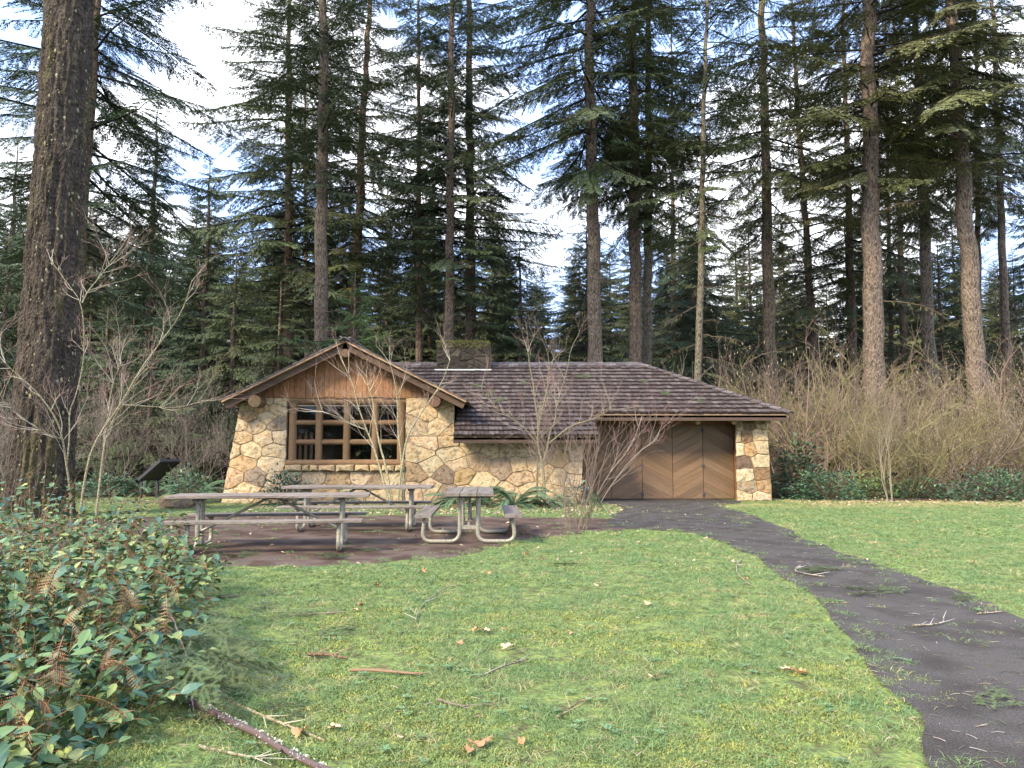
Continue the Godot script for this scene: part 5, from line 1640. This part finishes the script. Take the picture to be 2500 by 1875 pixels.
func make_litter() -> void:
	var r := RandomNumberGenerator.new()
	r.seed = 23
	# fallen branches and sticks
	var sticks := [
		[[[-2.01, -4.55], [-1.63, -4.16], [-1.30, -3.83], [-0.91, -3.47], [-0.6, -3.2]], 0.021, Color(0.10, 0.07, 0.065), "thick dark fallen branch crusted with white lichen, bottom left", 1],
		[[[-1.79, -4.60], [-1.36, -4.12], [-1.03, -3.83], [-0.87, -3.71]], 0.009, Color(0.52, 0.44, 0.33), "long pale bare stick above the lichen-crusted branch", 0],
		[[[-1.43, -3.65], [-1.24, -3.55], [-1.08, -3.47]], 0.008, Color(0.45, 0.4, 0.33), "short pale stick below the lichen-crusted branch", 0],
		[[[-1.35, -5.25], [-1.22, -5.22], [-1.07, -5.14]], 0.014, Color(0.27, 0.18, 0.13), "stubby reddish stick with a broken end on the moss", 0],
		[[[-0.99, -4.84], [-0.79, -4.84], [-0.54, -4.77]], 0.011, Color(0.22, 0.14, 0.09), "rotten orange-brown stick on the moss in mid lawn", 0],
		[[[-0.76, -6.22], [-0.80, -6.64], [-0.76, -7.21], [-0.63, -7.89]], 0.007, Color(0.4, 0.38, 0.33), "thin curved lichen twig standing out on mid lawn", 0],
		[[[-0.20, -4.73], [-0.11, -4.88], [0.11, -5.11]], 0.008, Color(0.34, 0.3, 0.27), "grey twig slanting up on the lawn right of the rotten stick", 0],
		[[[0.23, -4.00], [0.33, -4.23], [0.44, -4.40]], 0.006, Color(0.34, 0.25, 0.17), "thin brown curved twig on the lower lawn", 0],
		[[[-0.40, -4.29], [-0.32, -4.21], [-0.23, -4.20]], 0.007, Color(0.16, 0.13, 0.1), "short dark twig on the lower middle lawn", 0],
		[[[-1.86, -6.49], [-1.63, -6.53], [-1.40, -6.60]], 0.007, Color(0.2, 0.16, 0.12), "dark twig beside a green spray on the left lawn", 0],
		[[[-2.82, -7.21], [-2.68, -7.26], [-2.56, -7.35]], 0.01, Color(0.14, 0.1, 0.08), "dark stick poking out of the salal onto the lawn", 0],
		[[[2.9, -9.9], [2.61, -9.16], [2.42, -8.21], [2.42, -7.86]], 0.008, Color(0.58, 0.54, 0.46), "white bent twig lying along the path edge on the grass", 0],
		[[[3.43, -9.31], [3.20, -8.94], [3.24, -8.59], [3.38, -8.46]], 0.008, Color(0.6, 0.56, 0.5), "white hooked twig on the path", 0],
		[[[3.10, -6.10], [3.30, -6.13], [3.45, -6.27], [3.51, -6.41]], 0.008, Color(0.5, 0.45, 0.42), "forked grey twig in the middle of the path", 0],
		[[[3.88, -6.56], [4.14, -6.64]], 0.007, Color(0.4, 0.34, 0.3), "small twig at the right edge of the path", 0],
	]
	for a in sticks:
		var o := thing("fallen_branch" if a[1] > 0.012 else "twig", a[3], "stick", Vector3(a[0][0][0], 0, a[0][0][1]))
		var pts := []
		var rad: float = a[1]
		for p in a[0]: pts.append(Vector3(p[0] - a[0][0][0], rad * 0.8 + 0.012 + r.randf() * 0.012, p[1] - a[0][0][1]))
		var q := [pts[0]]
		for i in pts.size() - 1:
			q.append(pts[i].lerp(pts[i + 1], 0.3) + Vector3(r.randf_range(-1, 1), 0, r.randf_range(-1, 1)) * rad * 0.8)
			q.append(pts[i].lerp(pts[i + 1], 0.7) + Vector3(r.randf_range(-1, 1), 0, r.randf_range(-1, 1)) * rad * 0.8)
		q.append(pts[-1])
		var mb := MB.new()
		mb.tube(q, rad, rad * 0.6, 8, a[2], true)
		mi("stick", mb.mesh(), M.maple_bark if a[2].r > 0.25 else M.twig, o)
		var sm := MB.new()
		for k in 4:
			var i := r.randi_range(1, q.size() - 2)
			var d: Vector3 = (q[i + 1] - q[i]).normalized()
			var e: Vector3 = (d + d.cross(Vector3.UP) * r.randf_range(-1, 1) + Vector3(0, r.randf_range(0, 0.5), 0)).normalized()
			sm.tube([q[i], q[i] + e * 0.06, q[i] + e * r.randf_range(0.1, 0.2)], rad * 0.4, 0.001, 4, a[2])
		mi("side_twig", sm.mesh(), M.twig, o)
		if a[4] == 1:
			var lc := MB.new()
			for k in 1300:
				var t := r.randf() * (q.size() - 1.001)
				var i := int(t)
				var c: Vector3 = q[i].lerp(q[i + 1], t - i)
				var dn := Vector3(r.randf_range(-1, 1), r.randf_range(-0.2, 1), r.randf_range(-1, 1)).normalized()
				if sin(t * 9.0) + sin(t * 23.0) < 0.3: continue
				lc.blade(c + dn * rad * 0.9, (dn + Vector3(r.randf_range(-1, 1), r.randf_range(-0.5, 1), r.randf_range(-1, 1))).normalized() * r.randf_range(0.005, 0.014), dn.cross(Vector3(0.3, 0.8, 0.5)).normalized() * 0.005, vary(Color(0.40, 0.42, 0.35), r, 0.3))
			mi("lichen", lc.mesh(), M.moss, o).set_meta("kind", "stuff")
	# fallen fir sprays
	var sprays := [needle_spray(1, 0.42), needle_spray(2, 0.34)]
	var fir := Color(0.10, 0.145, 0.062)
	var heap := thing("fallen_bough", "fallen green fir bough draped beside the salal", "bough", Vector3(-1.95, 0, -4.8))
	for k in 42:
		var p := Vector3(r.randf_range(-0.4, 0.35), 0, r.randf_range(-0.8, 0.75))
		p.x += p.z * 0.42 - 0.05
		p.y = 0.05 + 0.26 * maxf(0.0, 1.0 - absf(p.x - p.z * 0.42) * 1.6) * r.randf_range(0.4, 1.0)
		var n := mi("spray", tinted(sprays[k % 2], vary(fir, r, 0.25)), M.needle, heap)
		n.transform = Transform3D(Basis(Vector3.UP, r.randf_range(-1.4, 0.9)) * Basis(Vector3.BACK, r.randf_range(-0.5, 0.15)) * Basis(Vector3.RIGHT, r.randf_range(-0.6, 0.6)) * Basis.from_scale(Vector3.ONE * r.randf_range(0.7, 1.15)), p)
	var hm := MB.new()
	hm.tube([Vector3(-0.5, 0.3, -0.7), Vector3(-0.2, 0.3, -0.2), Vector3(0.1, 0.2, 0.3), Vector3(0.35, 0.06, 0.8)], 0.007, 0.003, 6, Color(0.14, 0.10, 0.08))
	mi("branch", hm.mesh(), M.twig, heap)
	var sp := tinted(sprays[0], fir)
	var sp2 := tinted(sprays[1], fir * 0.8)
	var lab := {"path": "green fir spray fallen on the dark path", "lawn": "green fir spray fallen on the lawn", "pad": "green fir spray fallen along the near edge of the picnic pad"}
	for a in [[3.47, -9.23, "path"], [4.08, -9.99, "path"], [3.62, -8.72, "path"], [3.53, -7.49, "path"], [3.3, -7.92, "path"], [2.5, -4.12, "path"], [4.2, -7.39, "path"], [3.75, -8.9, "path"], [3.7, -7.4, "path"], [-1.99, -6.56, "lawn"], [-2.2, -6.6, "lawn"], [-2.37, -7.3, "lawn"], [-1.38, -5.68, "lawn"], [-1.28, -4.35, "lawn"], [0.8, -9.4, "lawn"], [-3.86, -10.24, "pad"], [-3.45, -10.62, "pad"], [-2.72, -10.33, "pad"], [-2.3, -10.33, "pad"], [-1.81, -10.71, "pad"], [-4.33, -10.81, "pad"], [-4.0, -10.4, "pad"], [-2.5, -10.1, "pad"]]:
		var o := mi("fir_spray", sp if r.randf() < 0.5 else sp2, M.needle)
		tag(o, lab[a[2]], "fir spray", "fir sprays fallen on the " + a[2])
		o.position = Vector3(a[0], 0.03, a[1])
		o.rotation = Vector3(r.randf_range(-0.2, 0.2), r.randf() * TAU, r.randf_range(-0.05, 0.1))
		o.scale = Vector3.ONE * r.randf_range(0.8, 1.3)
	for p in [[-0.9, -23.3], [-0.6, -23.1], [0.4, -23.5], [1.2, -22.9], [3.9, -23.7], [4.7, -22.7], [-0.2, -22.6], [2.6, -24.2], [5.6, -22.5]]:
		var o := mi("fir_spray", sp if r.randf() < 0.5 else sp2, M.needle)
		tag(o, "green fir spray fallen on the shingle roof", "fir spray", "fir sprays fallen on the roof")
		o.position = Vector3(p[0], 2.1 - 0.5 * (p[1] + 21.0) + 0.11, p[1])
		o.rotation = Vector3(0.46, 0, 0)
		o.rotate_object_local(Vector3.UP, r.randf() * TAU)
		o.scale = Vector3.ONE * r.randf_range(0.8, 1.3)
	# big maple leaves
	var mk := []
	for k in 3:
		var mb := MB.new()
		var col: Color = [Color(0.42, 0.23, 0.11), Color(0.50, 0.35, 0.22), Color(0.32, 0.17, 0.09)][k]
		var rim := []
		for i in 20:
			var a := TAU * i / 20.0
			var rad := 0.075 * (0.62 + 0.38 * absf(cos(a * 2.5))) * r.randf_range(0.75, 1.1)
			rim.append(Vector3(cos(a) * rad, 0.008 + absf(sin(a + k * 0.7)) * rad * r.randf_range(0.35, 0.75), sin(a) * rad * 0.7))
		for i in 20: mb.tri(Vector3(0, 0.012, 0), rim[i], rim[(i + 1) % 20], vary(col, r, 0.15))
		mb.tube([Vector3(0, 0.01, 0), Vector3(-0.06, 0.02, 0.02), Vector3(-0.12, 0.012, 0.03)], 0.0018, 0.001, 3, col)
		mk.append(mb.mesh())
	for p in [[-1.33, -6.87], [-1.33, -6.68], [-1.36, -7.89], [-0.27, -5.94], [-0.2, -5.9], [-0.27, -8.66], [0.42, -5.82], [-0.37, -5.52], [-0.03, -5.42], [0.86, -7.84], [-1.00, -3.78], [-0.86, -3.86], [-0.51, -3.73], [-0.16, -3.64], [-0.12, -3.7], [-0.19, -3.58], [0.05, -3.69], [-2.53, -9.13], [0.84, -4.70], [1.69, -4.84], [1.75, -4.79], [2.47, -8.27], [0.2, -10.3], [1.2, -6.9], [-1.0, -8.8], [6.3, -12.0], [5.6, -9.5], [7.8, -15.0]]:
		var o := mi("fallen_leaf", mk[r.randi() % 3], M.dry)
		tag(o, "curled orange-brown maple leaf fallen on the lawn", "leaf", "maple leaves on the lawn")
		o.position = Vector3(p[0], 0.022, p[1])
		o.rotation = Vector3(r.randf_range(-0.4, 0.4), r.randf() * TAU, r.randf_range(-0.3, 0.3))
		o.scale = Vector3.ONE * r.randf_range(0.4, 0.75)
	# dry leaf litter under the wall, small debris on path and pad
	var dl := tinted(leaf_mesh(0.5, 0.3), Color.WHITE)
	var xs := []
	var cs := []
	for k in 4600:
		var x := r.randf_range(-6.5, 2.8)
		var z := r.randf_range(-20.6, -17.0)
		if k % 3 == 0:
			x = r.randf_range(-8, 5); z = r.randf_range(-21, -9.5)
			if r.randf() < 0.6: continue
		if k % 4 == 3:
			x = r.randf_range(7.6, 20); z = r.randf_range(-22.6, -19.8)
		if bare_ground(Vector2(x, z)) and k % 9 > 0: continue
		var s := r.randf_range(0.03, 0.09)
		xs.append(Transform3D(Basis(Vector3.UP, r.randf() * TAU) * Basis(Vector3.RIGHT, r.randf_range(-0.8, 0.8)) * Basis.from_scale(Vector3.ONE * s), Vector3(x, 0.025, z)))
		cs.append(vary([Color(0.36, 0.27, 0.19), Color(0.27, 0.17, 0.10), Color(0.42, 0.34, 0.26)][k % 3], r, 0.25))
	tag(many("leaf_litter", dl, M.dry, xs, cs), "dry pale leaf litter scattered under the lodge wall and over the pad", "leaf litter")
	var ch := MB.new()
	ch.tube([Vector3(-0.5, 0, 0), Vector3(0, 0.06, 0.04), Vector3(0.5, 0, 0)], 0.05, 0.03, 4, Color.WHITE, true)
	xs = []
	cs = []
	for k in 5200:
		var z := -r.randf_range(3.0, 22.0)
		var p := Vector2(r.randf_range(-9, 6), z)
		if k % 3 > 0: p = Vector2(r.randf_range(1.5, 5.2), -pow(r.randf(), 1.6) * 18.0 - 3.0)
		if not bare_ground(p): continue
		var s := r.randf_range(0.015, 0.07)
		xs.append(Transform3D(Basis(Vector3.UP, r.randf() * TAU) * Basis.from_scale(Vector3(s, s * 0.6, s)), Vector3(p.x, 0.016, p.y)))
		cs.append(vary([Color(0.09, 0.075, 0.06), Color(0.3, 0.27, 0.23), Color(0.2, 0.15, 0.11), Color(0.11, 0.13, 0.05)][k % 4], r, 0.3))
	for k in 5200:
		var z := -r.randf_range(3.2, 11.0)
		var p := Vector2(r.randf_range(-0.75, 0.75) * -z, z)
		if bare_ground(p): continue
		var s := r.randf_range(0.012, 0.05)
		xs.append(Transform3D(Basis(Vector3.UP, r.randf() * TAU) * Basis(Vector3.BACK, r.randf_range(-0.3, 0.3)) * Basis.from_scale(Vector3(s, s * 0.7, s * r.randf_range(0.5, 1.6))), Vector3(p.x, 0.03, p.y)))
		cs.append(vary([Color(0.13, 0.10, 0.075), Color(0.28, 0.2, 0.13), Color(0.2, 0.14, 0.09), Color(0.35, 0.3, 0.22)][k % 4], r, 0.3))
	tag(many("twig_debris", ch.mesh(), M.dry, xs, cs), "fine twigs and bark crumbs littering path, pad and lawn", "debris")

func make_grass() -> void:
	var r := RandomNumberGenerator.new()
	r.seed = 29
	var tufts := []
	for k in 3:
		var mb := MB.new()
		for b in 26:
			var a := r.randf() * TAU
			var rr := 0.055 * sqrt(r.randf())
			var p := Vector3(cos(a) * rr, -0.004, sin(a) * rr)
			var h := r.randf_range(0.02, 0.07)
			var d := Vector3(r.randf_range(-1, 1), r.randf_range(0.5, 1.4), r.randf_range(-1, 1)).normalized()
			var w := d.cross(Vector3(r.randf_range(-1, 1), 0.1, r.randf_range(-1, 1))).normalized() * r.randf_range(0.0009, 0.0018)
			var m := p + d * h * 0.6
			var t := m + (d + Vector3(d.x, -0.5, d.z)).normalized() * h * 0.5
			var c := r.randf_range(0.7, 1.2)
			var col := Color(c, c, c * 0.9)
			if b % 9 == 8: col = Color(1.9, 1.35, 1.8) * c
			mb.tri(p - w, m + w * 0.8, p + w, col)
			mb.tri(p - w, m - w * 0.8, m + w * 0.8, col)
			mb.tri(m - w * 0.8, t, m + w * 0.8, col)
		tufts.append(mb.mesh())
	# moss: short dense cushions of tiny points
	var mm := MB.new()
	for b in 44:
		var a := r.randf() * TAU
		var rr := 0.06 * sqrt(r.randf())
		var p := Vector3(cos(a) * rr, -0.002, sin(a) * rr)
		var d := Vector3(r.randf_range(-0.8, 0.8), r.randf_range(0.4, 1.0), r.randf_range(-0.8, 0.8)).normalized() * r.randf_range(0.008, 0.02)
		var c := r.randf_range(0.7, 1.2)
		mm.blade(p, d, d.cross(Vector3(r.randf_range(-1, 1), 0.2, r.randf_range(-1, 1))).normalized() * 0.004, Color(c, c, c))
	# clover: three round leaflets
	var cm := MB.new()
	for b in 4:
		var o := Vector3(r.randf_range(-0.03, 0.03), r.randf_range(0.008, 0.022), r.randf_range(-0.03, 0.03))
		for k in 3:
			var a := TAU * k / 3.0 + b
			var d := Vector3(cos(a), 0.15, sin(a)) * 0.013
			var s := Vector3(-sin(a), 0, cos(a)) * 0.007
			mm_clover(cm, o, d, s)
	var patch := noise(71, 0.55, 3)
	var patch2 := noise(72, 1.7, 2)
	var gx := [[], [], []]
	var gc := [[], [], []]
	var mx := []
	var mc := []
	var kx := []
	var kc := []
	for band in [[3.0, 5.2, 420.0, 1.0], [5.2, 8.0, 260.0, 1.1], [8.0, 12.5, 120.0, 1.4], [12.5, 23.0, 50.0, 2.0]]:
		var z0: float = band[0]
		var z1: float = band[1]
		var half := z1 * 0.72 + 1.0
		var n := int((z1 - z0) * 2.0 * half * band[2])
		for i in n:
			var z := -r.randf_range(z0, z1)
			var x := r.randf_range(-half, half)
			if absf(x) > -z * 0.72 + 1.0: continue
			var p := Vector2(x, z)
			var m := patch.get_noise_2d(x, z) + 0.25 * patch2.get_noise_2d(x * 2.0, z * 2.0)
			var bare := bare_ground(p + Vector2(patch2.get_noise_2d(x * 2.6, z * 2.6), patch2.get_noise_2d(x * 2.6 + 50.0, z * 2.6)) * 0.45 + Vector2(r.randf_range(-0.07, 0.07), r.randf_range(-0.07, 0.07)))
			if bare and (patch2.get_noise_2d(x * 3.0, z * 3.0) < 0.42 or r.randf() < 0.75): continue
			if not Geometry2D.is_point_in_polygon(p, lawn_poly): continue
			if z < -20.6 and x > -8.4 and x < 7.6: continue
			# mossy ground near the salal and in patches
			var mossy := smoothstep(-0.05, 0.25, m + 0.36 * smoothstep(9.0, 4.0, -z) * smoothstep(2.6, -1.2, x) - 0.1)
			var dirt := smoothstep(0.2, 0.36, patch2.get_noise_2d(x * 0.6 + 40.0, z * 0.6))
			if r.randf() < dirt * 0.85: continue
			var s: float = band[3] * r.randf_range(0.75, 1.25)
			var dry := smoothstep(18.3, 20.6, -z) * (1.0 if x > 5.0 else 0.35)
			if r.randf() < mossy * 0.8:
				mx.append(Transform3D(Basis(Vector3.UP, r.randf() * TAU) * Basis.from_scale(Vector3(s, s, s)), Vector3(x, 0.006, z)))
				mc.append(vary(Color(0.30, 0.315, 0.085).lerp(Color(0.16, 0.23, 0.085), clampf(r.randf() + smoothstep(6.0, 9.5, -z), 0, 1)), r, 0.15))
				if r.randf() < 0.55: continue
			var k := r.randi() % 3
			gx[k].append(Transform3D(Basis(Vector3.UP, r.randf() * TAU) * Basis.from_scale(Vector3(s, s * r.randf_range(0.6, 1.0) / sqrt(band[3]), s)), Vector3(x, 0.005, z)))
			var base := Color(0.125, 0.215, 0.088).lerp(Color(0.185, 0.24, 0.10), clampf(0.5 + patch2.get_noise_2d(x, z) * 1.2, 0, 1) * 0.6)
			base = base.lerp(Color(0.42, 0.33, 0.17), clampf(dry * r.randf_range(0.3, 1.0), 0, 1))
			if r.randf() < 0.05 + 0.25 * smoothstep(0.1, 0.4, patch.get_noise_2d(x * 2.2 + 70.0, z * 2.2)): base = base.lerp(Color(0.44, 0.37, 0.2), r.randf_range(0.4, 0.9))
			gc[k].append(vary(base, r, 0.13))
			if r.randf() < 0.03 * smoothstep(0.0, 0.3, patch2.get_noise_2d(x * 1.3 + 9.0, z * 1.3)) * 3.0 and -z < 9.0:
				kx.append(Transform3D(Basis(Vector3.UP, r.randf() * TAU) * Basis.from_scale(Vector3(1.2, 1.2, 1.2)), Vector3(x, 0.01, z)))
				kc.append(vary(Color(0.13, 0.22, 0.10), r, 0.2))
	for k in 3:
		tag(many("grass", tufts[k], M.grass, gx[k], gc[k]), ["short green lawn grass around the path", "short lawn grass of the same green lawn", "winter lawn grass mixed into the green lawn"][k], "grass", "lawn grass")
	tag(many("moss", mm.mesh(), M.moss, mx, mc), "yellow-green moss growing in the lawn", "moss")
	tag(many("clover", cm.mesh(), M.leaf, kx, kc), "small clover leaves growing in the near lawn", "clover")

func mm_clover(mb: MB, o: Vector3, d: Vector3, s: Vector3) -> void:
	mb.tri(o, o + d * 0.7 + s, o + d * 1.3, Color.WHITE)
	mb.tri(o, o + d * 1.3, o + d * 0.7 - s, Color.WHITE)

func _ready() -> void:
	make_view()
	make_materials()
	make_ground()
	make_lodge()
	make_forest()
	make_mirrored()
	make_big_trunk()
	make_maples()
	make_brush()
	make_green()
	make_props()
	make_salal()
	make_litter()
	make_grass()
